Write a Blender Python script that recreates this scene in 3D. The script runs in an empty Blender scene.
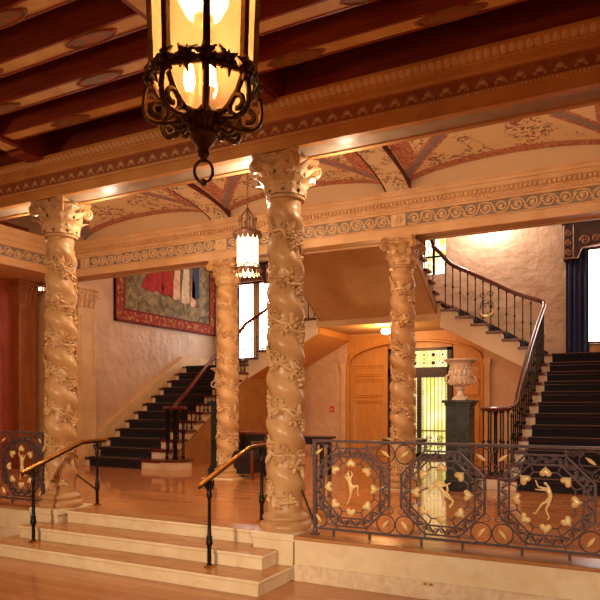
import bpy, bmesh, math, random
from mathutils import Vector, Matrix
random.seed(7)
C = bpy.context.scene.collection
PI = math.pi
sin, cos = math.sin, math.cos

# ------------------------------------------------------------------ helpers
def lin(h):
    if isinstance(h, str):
        h = [int(h[i:i+2], 16)/255 for i in (0, 2, 4)]
    return tuple(((c/12.92) if c <= .04045 else ((c+.055)/1.055)**2.4) for c in h) + (1.0,)

def V(*a): return Vector(a)

class MB:
    """collects shapes into one mesh"""
    def __init__(s): s.v = []; s.f = []; s.m = []; s.mi = 0
    def add(s, vs, fs):
        b = len(s.v); s.v += [tuple(p) for p in vs]
        for f in fs: s.f.append(tuple(i+b for i in f)); s.m.append(s.mi)
        return s
    def box(s, x0, x1, y0, y1, z0, z1):
        x0, x1 = min(x0, x1), max(x0, x1); y0, y1 = min(y0, y1), max(y0, y1); z0, z1 = min(z0, z1), max(z0, z1)
        vs = [(x, y, z) for z in (z0, z1) for y in (y0, y1) for x in (x0, x1)]
        return s.add(vs, [(0,2,3,1),(4,5,7,6),(0,1,5,4),(2,6,7,3),(0,4,6,2),(1,3,7,5)])
    def prism(s, poly, fn, a, b):
        """poly = 2d points, fn(p, q, t) -> xyz, swept from t=a to t=b"""
        n = len(poly)
        vs = [fn(p, q, a) for p, q in poly] + [fn(p, q, b) for p, q in poly]
        fs = [(i, (i+1) % n, n+(i+1) % n, n+i) for i in range(n)]
        fs += [tuple(range(n))[::-1], tuple(range(n, 2*n))]
        return s.add(vs, fs)
    def lathe(s, prof, c=(0,0,0), n=32, sq=None, a0=0):
        vs = []; k = len(prof)
        for r, z in prof:
            for i in range(n):
                a = a0+2*PI*i/n
                vs.append((c[0]+r*cos(a), c[1]+r*sin(a), c[2]+z))
        fs = []
        for j in range(k-1):
            for i in range(n):
                i2 = (i+1) % n
                fs.append((j*n+i, j*n+i2, (j+1)*n+i2, (j+1)*n+i))
        fs.append(tuple(range(n))[::-1]); fs.append(tuple(range((k-1)*n, k*n)))
        return s.add(vs, fs)
    def tube(s, pts, r, n=6, closed=False, flat=None):
        pts = [Vector(p) for p in pts]; m = len(pts)
        if m < 2: return s
        rs = r if isinstance(r, (list, tuple)) else [r]*m
        vs = []; up = None
        for i in range(m):
            if closed: t = pts[(i+1) % m]-pts[i-1]
            else: t = pts[min(i+1, m-1)]-pts[max(i-1, 0)]
            if t.length < 1e-9: t = Vector((0,0,1))
            t.normalize()
            if up is None:
                up = Vector((0,0,1)) if abs(t.z) < .9 else Vector((0,1,0))
            a = (up - t*up.dot(t))
            if a.length < 1e-6: a = t.orthogonal()
            a.normalize(); b = t.cross(a); up = a
            for k in range(n):
                w = 2*PI*(k+.5)/n
                vs.append(pts[i]+a*(rs[i]*cos(w))*(1 if flat is None else flat)+b*(rs[i]*sin(w)))
        fs = []
        for i in range(m if closed else m-1):
            j = (i+1) % m
            for k in range(n):
                k2 = (k+1) % n
                fs.append((i*n+k, i*n+k2, j*n+k2, j*n+k))
        if not closed:
            fs.append(tuple(range(n))[::-1]); fs.append(tuple(range((m-1)*n, m*n)))
        return s.add(vs, fs)
    def bar(s, p, q, w, h):
        """rectangular bar from p to q: w sideways, h up"""
        p, q = Vector(p), Vector(q); t = (q-p).normalized()
        side = t.cross(Vector((0,0,1)))
        if side.length < 1e-5: side = Vector((1,0,0))
        side.normalize(); up = side.cross(t).normalized()
        vs = [e+side*(w/2*a)+up*(h/2*b) for e in (p, q) for a, b in ((-1,-1),(1,-1),(1,1),(-1,1))]
        return s.add(vs, [(0,1,2,3)[::-1],(4,5,6,7),(0,1,5,4),(1,2,6,5),(2,3,7,6),(3,0,4,7)])
    def ball(s, c, r, n=10, m=6, sc=(1,1,1)):
        vs = []; fs = []
        for j in range(m+1):
            p = -PI/2+PI*j/m
            for i in range(n):
                a = 2*PI*i/n
                vs.append((c[0]+sc[0]*r*cos(p)*cos(a), c[1]+sc[1]*r*cos(p)*sin(a), c[2]+sc[2]*r*sin(p)))
        for j in range(m):
            for i in range(n):
                i2 = (i+1) % n
                fs.append((j*n+i, j*n+i2, (j+1)*n+i2, (j+1)*n+i))
        return s.add(vs, fs)
    def grid(s, fn, nu, nv):
        vs = [fn(i/nu, j/nv) for j in range(nv+1) for i in range(nu+1)]
        fs = [(j*(nu+1)+i, j*(nu+1)+i+1, (j+1)*(nu+1)+i+1, (j+1)*(nu+1)+i) for j in range(nv) for i in range(nu)]
        return s.add(vs, fs)
    def build(s, name, mat, parent=None, smooth=False, bevel=0, weld=True):
        me = bpy.data.meshes.new(name)
        if parent is not None:
            off = wloc(parent)
        else:
            xs = [p[0] for p in s.v]; ys = [p[1] for p in s.v]; zs = [p[2] for p in s.v]
            off = Vector(((min(xs)+max(xs))/2, (min(ys)+max(ys))/2, min(zs)))
        me.from_pydata([Vector(p)-off for p in s.v], [], s.f)
        mats = mat if isinstance(mat, (list, tuple)) else [mat]
        for mm in mats: me.materials.append(mm)
        for p, k in zip(me.polygons, s.m): p.material_index = k
        bm = bmesh.new(); bm.from_mesh(me)
        if weld: bmesh.ops.remove_doubles(bm, verts=bm.verts, dist=1e-5)
        bmesh.ops.recalc_face_normals(bm, faces=bm.faces)
        bm.to_mesh(me); bm.free()
        if smooth:
            for p in me.polygons: p.use_smooth = True
            try: me.set_sharp_from_angle(angle=math.radians(42))
            except Exception: pass
        o = bpy.data.objects.new(name, me); C.objects.link(o)
        if parent is not None: o.parent = parent
        else: o.location = off
        if bevel:
            b = o.modifiers.new('bevel', 'BEVEL'); b.width = bevel; b.segments = 2; b.limit_method = 'ANGLE'
        return o

def wloc(o):
    p = Vector((0,0,0))
    while o is not None: p += o.location; o = o.parent
    return p

def tag(o, label=None, cat=None, group=None, kind=None):
    if label: o['label'] = label
    if cat: o['category'] = cat
    if group: o['group'] = group
    if kind: o['kind'] = kind
    return o
def thing(name, label, cat, loc, group=None):
    o = bpy.data.objects.new(name, None); C.objects.link(o); o.location = loc
    o.empty_display_size = .1
    return tag(o, label, cat, group)
def struct(o, label=None, cat=None): return tag(o, label, cat, None, 'structure')
def kids(o): return [c for c in bpy.data.objects if c.parent == o]
def copy_tree(o, parent=None):
    c = o.copy(); C.objects.link(c); c.parent = parent
    for ch in kids(o): copy_tree(ch, c)
    return c

def spiral(c, ax, ay, r0, turns, a0=0, sgn=1, n=22, rmin=.12):
    """spiral in plane (ax, ay) about c from radius r0 inwards"""
    c = Vector(c); out = []
    for i in range(n+1):
        t = i/n; r = r0*(1-(1-rmin)*t); a = a0+sgn*2*PI*turns*t
        out.append(c+Vector(ax)*(r*cos(a))+Vector(ay)*(r*sin(a)))
    return out
def smoothpath(P, k=6):
    P = [Vector(p) for p in P]; out = []
    for i in range(len(P)-1):
        p0 = P[max(i-1,0)]; p1 = P[i]; p2 = P[i+1]; p3 = P[min(i+2, len(P)-1)]
        for j in range(k):
            t = j/k
            out.append(.5*((2*p1)+(p2-p0)*t+(2*p0-5*p1+4*p2-p3)*t*t+(3*p1-p0-3*p2+p3)*t**3))
    out.append(P[-1]); return out

# ------------------------------------------------------------------ materials
def mat(name, col, rough=.5, metal=0, col2=None, scale=4, detail=6, thr=(.35,.65), bump=0, bscale=None, stretch=None,
        spec=None, emit=None, estr=0, coat=0, distort=0, bdist=.02):
    m = bpy.data.materials.new(name); m.use_nodes = True
    nt = m.node_tree; N = nt.nodes; L = nt.links; b = N['Principled BSDF']
    c = lin(col); b.inputs['Base Color'].default_value = c
    b.inputs['Roughness'].default_value = rough; b.inputs['Metallic'].default_value = metal
    if spec is not None: b.inputs['Specular IOR Level'].default_value = spec
    if coat: b.inputs['Coat Weight'].default_value = coat; b.inputs['Coat Roughness'].default_value = .12
    tc = N.new('ShaderNodeTexCoord'); mp = N.new('ShaderNodeMapping'); L.new(tc.outputs['Object'], mp.inputs['Vector'])
    if stretch: mp.inputs['Scale'].default_value = stretch
    if col2 is not None:
        nz = N.new('ShaderNodeTexNoise'); nz.inputs['Scale'].default_value = scale; nz.inputs['Detail'].default_value = detail
        nz.inputs['Distortion'].default_value = distort
        L.new(mp.outputs[0], nz.inputs['Vector'])
        r = N.new('ShaderNodeValToRGB'); r.color_ramp.elements[0].position = thr[0]; r.color_ramp.elements[1].position = thr[1]
        r.color_ramp.elements[0].color = c; r.color_ramp.elements[1].color = lin(col2)
        L.new(nz.outputs['Fac'], r.inputs['Fac']); L.new(r.outputs['Color'], b.inputs['Base Color'])
    if bump:
        nb = N.new('ShaderNodeTexNoise'); nb.inputs['Scale'].default_value = bscale or scale; nb.inputs['Detail'].default_value = 5
        L.new(mp.outputs[0], nb.inputs['Vector'])
        bp = N.new('ShaderNodeBump'); bp.inputs['Strength'].default_value = bump; bp.inputs['Distance'].default_value = bdist
        L.new(nb.outputs['Fac'], bp.inputs['Height']); L.new(bp.outputs[0], b.inputs['Normal'])
    if emit is not None:
        b.inputs['Emission Color'].default_value = lin(emit); b.inputs['Emission Strength'].default_value = estr
    return m

def floor_mat(name, a, b_, c_, rough, wid, hei):
    m = bpy.data.materials.new(name); m.use_nodes = True
    nt = m.node_tree; N = nt.nodes; L = nt.links; b = N['Principled BSDF']
    tc = N.new('ShaderNodeTexCoord'); mp = N.new('ShaderNodeMapping'); L.new(tc.outputs['Object'], mp.inputs['Vector'])
    br = N.new('ShaderNodeTexBrick'); L.new(mp.outputs[0], br.inputs['Vector'])
    br.inputs['Scale'].default_value = 1; br.inputs['Brick Width'].default_value = wid; br.inputs['Row Height'].default_value = hei
    br.inputs['Mortar Size'].default_value = .003; br.inputs['Color1'].default_value = lin(a); br.inputs['Color2'].default_value = lin(b_)
    br.inputs['Mortar'].default_value = lin(c_); br.inputs['Mortar Smooth'].default_value = .5
    nz = N.new('ShaderNodeTexNoise'); mp2 = N.new('ShaderNodeMapping'); mp2.inputs['Scale'].default_value = (1.2, 14, 1)
    L.new(tc.outputs['Object'], mp2.inputs['Vector']); L.new(mp2.outputs[0], nz.inputs['Vector']); nz.inputs['Scale'].default_value = 2; nz.inputs['Detail'].default_value = 6
    mx = N.new('ShaderNodeMix'); mx.data_type = 'RGBA'; mx.blend_type = 'MULTIPLY'; mx.inputs['Factor'].default_value = .45
    L.new(br.outputs['Color'], mx.inputs[6]); L.new(nz.outputs['Color'], mx.inputs[7])
    rp = N.new('ShaderNodeValToRGB'); rp.color_ramp.elements[0].color = (.45,.42,.4,1); rp.color_ramp.elements[1].color = (1.1,1.08,1.05,1)
    L.new(nz.outputs['Fac'], rp.inputs['Fac']); L.new(rp.outputs['Color'], mx.inputs[7])
    L.new(mx.outputs[2], b.inputs['Base Color'])
    b.inputs['Roughness'].default_value = rough
    return m

def sprig_mat(name, base, ink, ink2, sc=5.0):
    """painted cream plaster with scattered reddish sprigs"""
    m = bpy.data.materials.new(name); m.use_nodes = True
    nt = m.node_tree; N = nt.nodes; L = nt.links; b = N['Principled BSDF']; b.inputs['Roughness'].default_value = .7
    tc = N.new('ShaderNodeTexCoord')
    def nz(s, d, dist=0):
        n = N.new('ShaderNodeTexNoise'); n.inputs['Scale'].default_value = s; n.inputs['Detail'].default_value = d; n.inputs['Distortion'].default_value = dist
        L.new(tc.outputs['Object'], n.inputs['Vector']); return n.outputs['Fac']
    def step(x, t, w=.04):
        r = N.new('ShaderNodeMapRange'); r.inputs[1].default_value = t; r.inputs[2].default_value = t+w; L.new(x, r.inputs[0]); return r.outputs[0]
    big = step(nz(sc*.45, 1), .44, .06); fine = step(nz(sc*3.0, 3, 1.3), .515, .05)
    mu = N.new('ShaderNodeMath'); mu.operation = 'MULTIPLY'; L.new(big, mu.inputs[0]); L.new(fine, mu.inputs[1])
    mc = N.new('ShaderNodeMix'); mc.data_type = 'RGBA'; mc.inputs[6].default_value = lin(ink); mc.inputs[7].default_value = lin(ink2)
    L.new(step(nz(sc*.8, 1), .5, .1), mc.inputs['Factor'])
    mx = N.new('ShaderNodeMix'); mx.data_type = 'RGBA'; mx.inputs[6].default_value = lin(base); L.new(mc.outputs[2], mx.inputs[7])
    L.new(mu.outputs[0], mx.inputs['Factor']); L.new(mx.outputs[2], b.inputs['Base Color'])
    return m

def glow(name, col, s, col2=None, scale=3, stretch=None):
    m = bpy.data.materials.new(name); m.use_nodes = True
    nt = m.node_tree; N = nt.nodes; L = nt.links; b = N['Principled BSDF']
    b.inputs['Base Color'].default_value = lin(col); b.inputs['Roughness'].default_value = .3
    b.inputs['Emission Color'].default_value = lin(col); b.inputs['Emission Strength'].default_value = s
    if col2:
        tc = N.new('ShaderNodeTexCoord'); mp = N.new('ShaderNodeMapping'); L.new(tc.outputs['Object'], mp.inputs['Vector'])
        if stretch: mp.inputs['Scale'].default_value = stretch
        nz = N.new('ShaderNodeTexNoise'); nz.inputs['Scale'].default_value = scale; nz.inputs['Detail'].default_value = 3; L.new(mp.outputs[0], nz.inputs['Vector'])
        r = N.new('ShaderNodeValToRGB'); r.color_ramp.elements[0].position = .38; r.color_ramp.elements[1].position = .62
        r.color_ramp.elements[0].color = lin(col); r.color_ramp.elements[1].color = lin(col2)
        L.new(nz.outputs['Fac'], r.inputs['Fac']); L.new(r.outputs['Color'], b.inputs['Emission Color']); L.new(r.outputs['Color'], b.inputs['Base Color'])
    return m

def glass_mat(name, col, alpha, tcol):
    """thin amber glass: part see-through, part scattering"""
    m = bpy.data.materials.new(name); m.use_nodes = True
    nt = m.node_tree; N = nt.nodes; L = nt.links; out = N['Material Output']
    N.remove(N['Principled BSDF'])
    tr = N.new('ShaderNodeBsdfTransparent'); tr.inputs['Color'].default_value = lin(col)
    tl = N.new('ShaderNodeBsdfTranslucent'); tl.inputs['Color'].default_value = lin(tcol)
    mx = N.new('ShaderNodeMixShader'); mx.inputs[0].default_value = alpha
    L.new(tr.outputs[0], mx.inputs[1]); L.new(tl.outputs[0], mx.inputs[2]); L.new(mx.outputs[0], out.inputs['Surface'])
    return m

M = {}
M['stone'] = mat('column_stone', 'cba272', .36, col2='b48656', scale=3, bump=.25, bscale=30, bdist=.01)
M['vine'] = mat('carved_vine', 'd8b484', .5, col2='ba8e5c', scale=9)
M['marble'] = mat('cream_marble', 'ecdcbd', .35, col2='e2cca6', scale=5, detail=10, distort=.8)
M['marble_skirt'] = mat('veined_marble', 'e8d6bc', .3, col2='d8bd9c', scale=9, detail=10, distort=1.2)
M['tread'] = mat('polished_tread', 'c08a5c', .25, col2='a8703f', scale=3, stretch=(1,6,1))
M['plaster'] = mat('rough_plaster', 'cca688', .48, col2='c09878', scale=1.5, bump=.6, bscale=3.6, bdist=.08)
M['smooth'] = mat('tan_plaster', 'c9a274', .6, col2='bb9260', scale=2)
M['ent'] = mat('tan_entablature', 'cf9858', .55, col2='c08646', scale=3)
M['ent_back'] = mat('cream_entablature', 'd6b084', .5, col2='c89e6e', scale=3)
M['soffit_grey'] = mat('grey_beam_soffit', 'b8a48c', .4, col2='a48e78', scale=6)
M['frieze_red'] = mat('painted_red_frieze', '8a4a2c', .6, col2='a2603a', scale=20)
M['frieze_blue'] = mat('grey_blue_frieze_ground', '7a726c', .6, col2='928474', scale=9)
M['relief'] = mat('gilded_relief', 'd6b488', .5)
M['red_wood'] = mat('dark_red_wood', '8c3a20', .5, col2='762a17', scale=5, stretch=(.6,8,8))
M['soffit'] = mat('painted_beam_soffit', 'e4c488', .6, col2='d0a868', scale=3)
M['cart'] = mat('painted_cartouche', '6b6a48', .6, col2='a8583a', scale=38, thr=(.45,.55))
M['cart_rim'] = mat('cartouche_rim', '8a4526', .6)
M['ceil'] = mat('ceiling_boards', '5a2415', .6, col2='4a1c10', scale=4)
M['vault'] = sprig_mat('arabesque_vault', 'e8d0a2', 'a06a52', '85745f', 4.4)
M['vault_pink'] = mat('pink_border', 'b0604a', .7, col2='d09a78', scale=26, thr=(.42,.58))
M['vault_blue'] = mat('slate_border', '8a7a78', .7, col2='a08884', scale=22)
M['lunette'] = mat('plain_lunette', 'd2b48c', .7)
M['rib'] = sprig_mat('painted_rib', 'e8d2a6', '8f5a48', '6c6454', 8)
M['rib_edge'] = mat('dark_rib_edge', '5e1f18', .6)
M['iron'] = mat('wrought_iron', '5a4a4c', .45, .3, col2='6a5858', scale=30)
M['black_iron'] = mat('black_iron', '1c1614', .4, .5)
M['gold'] = mat('gilt', 'fae4ac', .35, .12, col2='f0cf88', scale=20)
M['brass'] = mat('brass_rail', 'c98d3c', .25, .9)
M['carpet'] = mat('navy_stair_carpet', '150f18', .95, col2='1d1620', scale=60)
M['carpet_edge'] = mat('lit_carpet_edge', '6a4a40', .8)  # paler brown paints the light caught along the carpet nosings
M['mahog'] = mat('mahogany', '6e2418', .28, col2='521a12', scale=6, stretch=(8,1,8))
M['riser'] = mat('pale_riser', 'dfc5a6', .5)
M['spandrel'] = mat('golden_spandrel', 'a5733c', .5, col2='946432', scale=3)
M['orange_wood'] = mat('honey_panelling', 'c98f4a', .4, col2='bb7f3b', scale=4, stretch=(6,6,.7))
M['door_frame'] = mat('dark_door_frame', '2a1214', .45)
M['brown'] = mat('brown_pilaster', '98592e', .5, col2='884c24', scale=4)
M['red_door'] = mat('red_brown_door', '8e2a18', .4, col2='651d0f', scale=4, stretch=(6,6,.7))
M['wall_red'] = mat('red_brown_wall', '96401f', .55, col2='86361b', scale=3)
M['pane'] = glow('daylit_pane', 'fff8f0', 6.5)
M['door_glass'] = glow('door_glass', 'cfd878', .72, 'f6f2c4', 2.6)
M['stain'] = glow('stained_glass', 'e8f6f4', 1.5, 'd8b84a', 7)
M['grille'] = mat('grille_iron', '3a2a1c', .5, .3)
M['grille_gold'] = mat('grille_gilt', '8f7c40', .4, .5)
M['curtain'] = mat('navy_curtain', '262a52', .8, col2='30345e', scale=5)
M['pelmet'] = mat('carved_pelmet', '42201f', .55, col2='301517', scale=8)
M['pelmet_trim'] = mat('gilt_pelmet_trim', '9a6a50', .5)
M['dark_marble'] = mat('black_green_marble', '23282a', .22, col2='3b4140', scale=8, detail=12, thr=(.4,.75), distort=1)
M['urn'] = mat('urn_stone', 'dcbfa6', .5, col2='cbb095', scale=14, bump=.4, bscale=30)
M['lant'] = mat('aged_bronze', '4e3818', .42, .6, col2='7a5a28', scale=25)
M['lant_rust'] = mat('bronze_crown', '7c5a48', .45, .5, col2='59382a', scale=25)
M['amber'] = glass_mat('amber_glass', 'f6d8aa', .5, 'b0865e')
M['bulb'] = glow('lamp_bulb', 'ffd9a0', 40)
M['globe'] = glow('frosted_globe', 'ffe0b0', 9)
M['hall_glass'] = glow('lit_lantern_glass', 'ffe6b0', 2.6)
M['lamp_white'] = glow('lit_fixture', 'fff4e0', 8)
M['dark_wood'] = mat('black_lacquer', '1e1112', .35)
M['chair_wood'] = mat('chair_wood', '6a3018', .4)
M['leather'] = mat('dark_leather', '1c1116', .45)
M['tap_border'] = mat('tapestry_border', '8e2a18', .9, col2='c99a52', scale=13, thr=(.50,.72))
M['tap_edge'] = mat('tapestry_edge', '6e1a12', .9)
M['tap_field'] = mat('tapestry_field', '54452f', .9, col2='9a845e', scale=5, detail=9, thr=(.36,.66), distort=1)
M['t_red'] = mat('woven_red', 'b4281e', .9, col2='8a1c18', scale=10)
M['t_pale'] = mat('woven_pale', 'd9c3a2', .9, col2='c0a080', scale=10)
M['t_rose'] = mat('woven_rose', 'cf8f74', .9, col2='e0b89a', scale=10)
M['t_blue'] = mat('woven_blue', '2c3350', .9, col2='3c4462', scale=10)
M['alarm'] = mat('red_alarm', 'c81e14', .4)
M['socket'] = mat('ivory_plate', 'd9c4a0', .5)
M['lounge_floor'] = floor_mat('lounge_parquet', 'c68a5c', 'b87a4e', '94603c', .15, 1.6, .12)
M['hall_floor'] = floor_mat('hall_parquet', 'd3925f', 'c68352', 'a06640', .09, 1.6, .12)

# ------------------------------------------------------------------ key dimensions
FLOOR = .41
YF, YB = 5.66, 9.26          # front and back column rows
XL, XC = -6.23, -3.12        # left and centre column lines
SOF = 4.10                   # soffit of both entablatures
AX = -4.98                   # axis of the double stair
YBACK = 14.8                 # rear wall of the stair hall
CAMLOC = (0, 0, 1.65)

# ------------------------------------------------------------------ setting
o = MB().box(-13, 5, -4, 5.52, -.2, 0).build('floor', M['lounge_floor']); struct(o)
b = MB(); b.box(-12, 3.6, 5.7, YBACK, FLOOR-.3, FLOOR); o = b.build('floor', M['hall_floor']); struct(o)
# plinth walls under the balustrades
def plinth_wall(n, x0, x1):
    t = bpy.data.objects.new('trim_%d' % n, None); C.objects.link(t); t.location = ((x0+x1)/2, 5.5, 0); struct(t)
    MB().box(x0, x1, 5.4, 5.7, .155, .392).build('panel', M['marble'], t)
    b = MB(); b.box(x0, x1, 5.385, 5.7, 0, .15); b.box(x0, x1, 5.39, 5.7, .15, .157); b.build('skirting', M['marble_skirt'], t, bevel=.004)
    b = MB(); b.box(x0, x1, 5.37, 5.72, .392, .42); b.build('ledge', M['tread'], t, bevel=.005)
plinth_wall(1, -2.88, 3.5); plinth_wall(2, -12, -6.47)
t = thing('wall_socket', 'small ivory socket plate low on the cream wall under the balustrade', 'socket', (-1.59, 5.385, .11))
MB().box(-1.645, -1.535, 5.377, 5.3855, .115, .155).build('plate', M['socket'], t, bevel=.002)
MB().box(-1.63, -1.60, 5.375, 5.3775, .125, .145).box(-1.58, -1.55, 5.375, 5.3775, .125, .145).build('outlet', M['tread'], t)

# entrance steps
t = thing('entrance_steps', 'three cream marble steps leading up between the two plinths', 'steps', (-4.67, 5.1, 0))
def step(x0, x1, y0, y1, z0, z1):
    r = MB(); r.box(x0+.02, x1-.02, y0+.02, y1, z0, z1-.035)
    k = r.build('step', M['marble'], t)
    n = MB(); n.box(x0, x1, y0, y1, z1-.035, z1-.003); n.build('nosing', M['marble'], k, bevel=.012)
    n = MB(); n.box(x0+.012, x1-.012, y0+.012, y1, z1-.004, z1); n.build('tread', M['tread'], k)
step(-6.45, -2.89, 4.77, 5.383, 0, .137)
step(-6.31, -3.05, 5.10, 5.383, .137, .275)
step(-5.98, -3.36, 5.49, 5.72, .275, .413)
MB().box(-5.98, -3.36, 5.383, 5.72, .1, .275).build('inner_tread', M['tread'], t)

# plinth blocks under the front columns
def plinth_block(xc, label):
    b = MB(); h = .24
    b.box(xc-h+.02, xc+h-.02, 5.40, 5.95, 0, .36)
    t = thing('column_plinth', label, 'plinth', (xc, YF, 0))
    b.build('block', M['marble'], t, bevel=.006)
    MB().box(xc-h, xc+h, 5.385, 5.95, .36, .43).build('cap', M['marble'], t, bevel=.012)
    MB().box(xc-h+.008, xc+h-.008, 5.388, 5.95, 0, .14).build('foot', M['marble_skirt'], t, bevel=.006)
plinth_block(XC, 'cream marble plinth block under the centre front twisted column')
plinth_block(XL, 'cream marble plinth block under the left front twisted column')

# ------------------------------------------------------------------ twisted column
PITCH = .43; R0 = .168
def shaft_r(th, z, H0=.16, H1=3.25):
    t = (z-H0)/(H1-H0); e = min(1, t/.045, (1-t)/.035); e = max(0, e)
    ph = th+2*PI*z/PITCH
    bul = .019*cos(ph)+.006*cos(2*ph)
    return (R0*(1.05-.1*t)+bul*e)
def on_shaft(th, z, off=0):
    r = shaft_r(th, z)+off
    return Vector((r*cos(th), r*sin(th), z))
def leaf_on(mb, th, z, ang, L, W, lift=.02, nl=7):
    def fn(u, v):
        w = W*max(.03, sin(PI*min(1, v*1.02)))**.75*(1+.28*cos(v*PI*5))*(u-.5)
        a = v*L
        du = cos(ang)*a - sin(ang)*w; dz = sin(ang)*a + cos(ang)*w
        off = .007+lift*sin(PI*v)*(1-.9*abs(u-.5)*2)+lift*.5*v
        th2 = th+du/R0; z2 = min(3.24, max(.17, z+dz))
        return on_shaft(th2, z2, off)
    mb.grid(fn, 4, nl)
def vine_leaf(mb, th, z, ang, S, lift):
    """five-lobed leaf standing proud of the shaft"""
    n = 20; vs = [on_shaft(th, min(3.22, max(.19, z)), lift*.8)]
    for t in (.35, .7, 1.0):
        for i in range(n):
            p = 2*PI*i/n
            r = S*t*(.55+.45*abs(cos(2.5*p))**.7)*(1 if t > .5 else 1.15)
            du = r*cos(p+ang); dz = r*sin(p+ang)
            vein = .35*lift*cos(5*p)
            off = lift*(1.15 if t < .5 else 1.0 if t < .9 else .15)+(vein if t < .9 else 0)
            vs.append(on_shaft(th+du/R0, min(3.235, max(.175, z+dz)), off))
    fs = [(0, 1+i, 1+(i+1) % n) for i in range(n)]
    for q in range(2):
        fs += [(1+q*n+i, 1+(q+1)*n+i, 1+(q+1)*n+(i+1) % n, 1+q*n+(i+1) % n) for i in range(n)]
    mb.add(vs, fs)
def make_column():
    t = thing('twisted_column', 'tmp', 'column', (0,0,0))
    MB().lathe([(.248,0),(.257,.02),(.257,.05),(.245,.065),(.222,.075),(.215,.09),(.226,.1),(.23,.12),(.22,.14),(.195,.15),(.18,.17)], n=40).build('base', M['stone'], t, smooth=True)
    b = MB(); nz = 190; nt_ = 40
    vs = []; fs = []
    for j in range(nz+1):
        z = .16+(3.25-.16)*j/nz
        for i in range(nt_): vs.append(on_shaft(2*PI*i/nt_, z))
    for j in range(nz):
        for i in range(nt_):
            i2 = (i+1) % nt_; fs.append((j*nt_+i, j*nt_+i2, (j+1)*nt_+i2, (j+1)*nt_+i))
    b.add(vs, fs); b.build('shaft', M['stone'], t, smooth=True)
    rnd = random.Random(3)
    v = MB(); pts = []; n = 300
    for i in range(n+1):
        z = .24+(3.12-.24)*i/n
        th = PI-2*PI*z/PITCH
        th += .22*sin(i*.55); z2 = z+.018*sin(i*.8)
        pts.append(on_shaft(th, z2, .014+.01*sin(i*.37)))
    v.tube(pts, .017, 6)
    n2 = 150
    pts = []
    for i in range(n2*2+1):
        z = .26+(3.1-.26)*i/(n2*2); th = PI-2*PI*z/PITCH+.35*sin(i*.42+1)
        pts.append(on_shaft(th, z+.03*sin(i*.42), .012))
    v.tube(pts, .0095, 5)
    v.build('vine', M['vine'], t, smooth=True)
    lf = MB(); k = 0; z = .27
    while z < 3.14:
        th = PI-2*PI*z/PITCH
        up = (k % 2 == 0)
        S = rnd.uniform(.05, .074)
        vine_leaf(lf, th+rnd.uniform(-.15,.15), z+(S*.75 if up else -S*.75), (PI/2 if up else -PI/2)+rnd.uniform(-.8,.8), S, rnd.uniform(.016,.03))
        if k % 4 == 2: leaf_on(lf, th, z, rnd.choice((PI/2, -PI/2))+rnd.uniform(-.6,.6), .15, .07, .03)
        if k % 3 == 1:
            # bunch of small fruit
            for q in range(8):
                a = th+rnd.uniform(-.18,.18)+.3; zz = z+rnd.uniform(-.06,.02)
                lf.ball(on_shaft(a, zz, .02), .014, 6, 4)
        if k % 2 == 1:
            # curling tendril
            tp = []
            for q in range(14):
                a = q/13*2*PI*1.4; rr = .045*(1-q/16)
                tp.append(on_shaft(th+(.3+rr*cos(a)/R0*1.0), z+.06+rr*sin(a), .014))
            lf.tube(tp, .008, 5)
        k += 1; z += .037
    lf.build('vine_leaf_relief', M['vine'], t, smooth=True)
    # capital
    Z = 3.25; H = .42
    cap = MB().lathe([(.165,Z-.02),(.19,Z-.015),(.197,Z+.005),(.186,Z+.02),(.17,Z+.03),(.17,Z+.16),(.182,Z+.24),(.215,Z+.31),(.255,Z+.355),(.255,Z+.36)], n=40).build('capital', M['stone'], t, smooth=True)
    def acanthus(mb, a, z0, h, w, r0, curl):
        ca, sa = cos(a), sin(a)
        def fn(u, v):
            lobes = 1+.3*cos(v*PI*6)
            ww = w*(.75+.35*sin(PI*v))*(1 if v < .75 else (1-v)*3.6+.1)*lobes*(u-.5)
            rib = .03*(1-abs(u-.5)*2)
            out = r0+.012+.02*v+curl*max(0, v-.55)**1.6*6+rib
            zz = z0+h*v-(.9*h*max(0, v-.82)**1.2 if v > .82 else 0)
            return (ca*out-sa*ww, sa*out+ca*ww, zz)
        mb.grid(fn, 6, 12)
    lf = MB()
    for i in range(8): acanthus(lf, i*PI/4, Z+.02, .19, .15, .172, .075)
    lf.build('lower_leaves', M['vine'], cap, smooth=True)
    lf = MB()
    for i in range(8): acanthus(lf, i*PI/4+PI/8, Z+.1, .23, .14, .178, .09)
    lf.build('upper_leaves', M['vine'], cap, smooth=True)
    for i in range(4):
        a = i*PI/2+PI/4; vo = MB(); d = Vector((cos(a), sin(a), 0)); side = Vector((-sin(a), cos(a), 0))
        for s in (-.024, 0, .024):
            c = d*.30+side*s+Vector((0,0,Z+.295))
            sp = spiral(c, d, (0,0,1), .058, 1.6, PI/2, -1, 22, .1)
            pth = [d*.2+side*s+Vector((0,0,Z+.19)), d*.235+side*s+Vector((0,0,Z+.28)), d*.28+side*s+Vector((0,0,Z+.35))]+sp
            vo.tube(smoothpath(pth, 2), .019, 6)
        vo.tube([d*.30+side*q+Vector((0,0,Z+.295)) for q in (-.03, .03)], .05, 12); vo.ball(d*.30+Vector((0,0,Z+.295)), .036, 8, 6)
        acanthus(vo, a, Z+.17, .17, .1, .2, .055)
        vo.build('volute', M['stone'], cap, smooth=True)
    ab = MB(); poly = []
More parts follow.
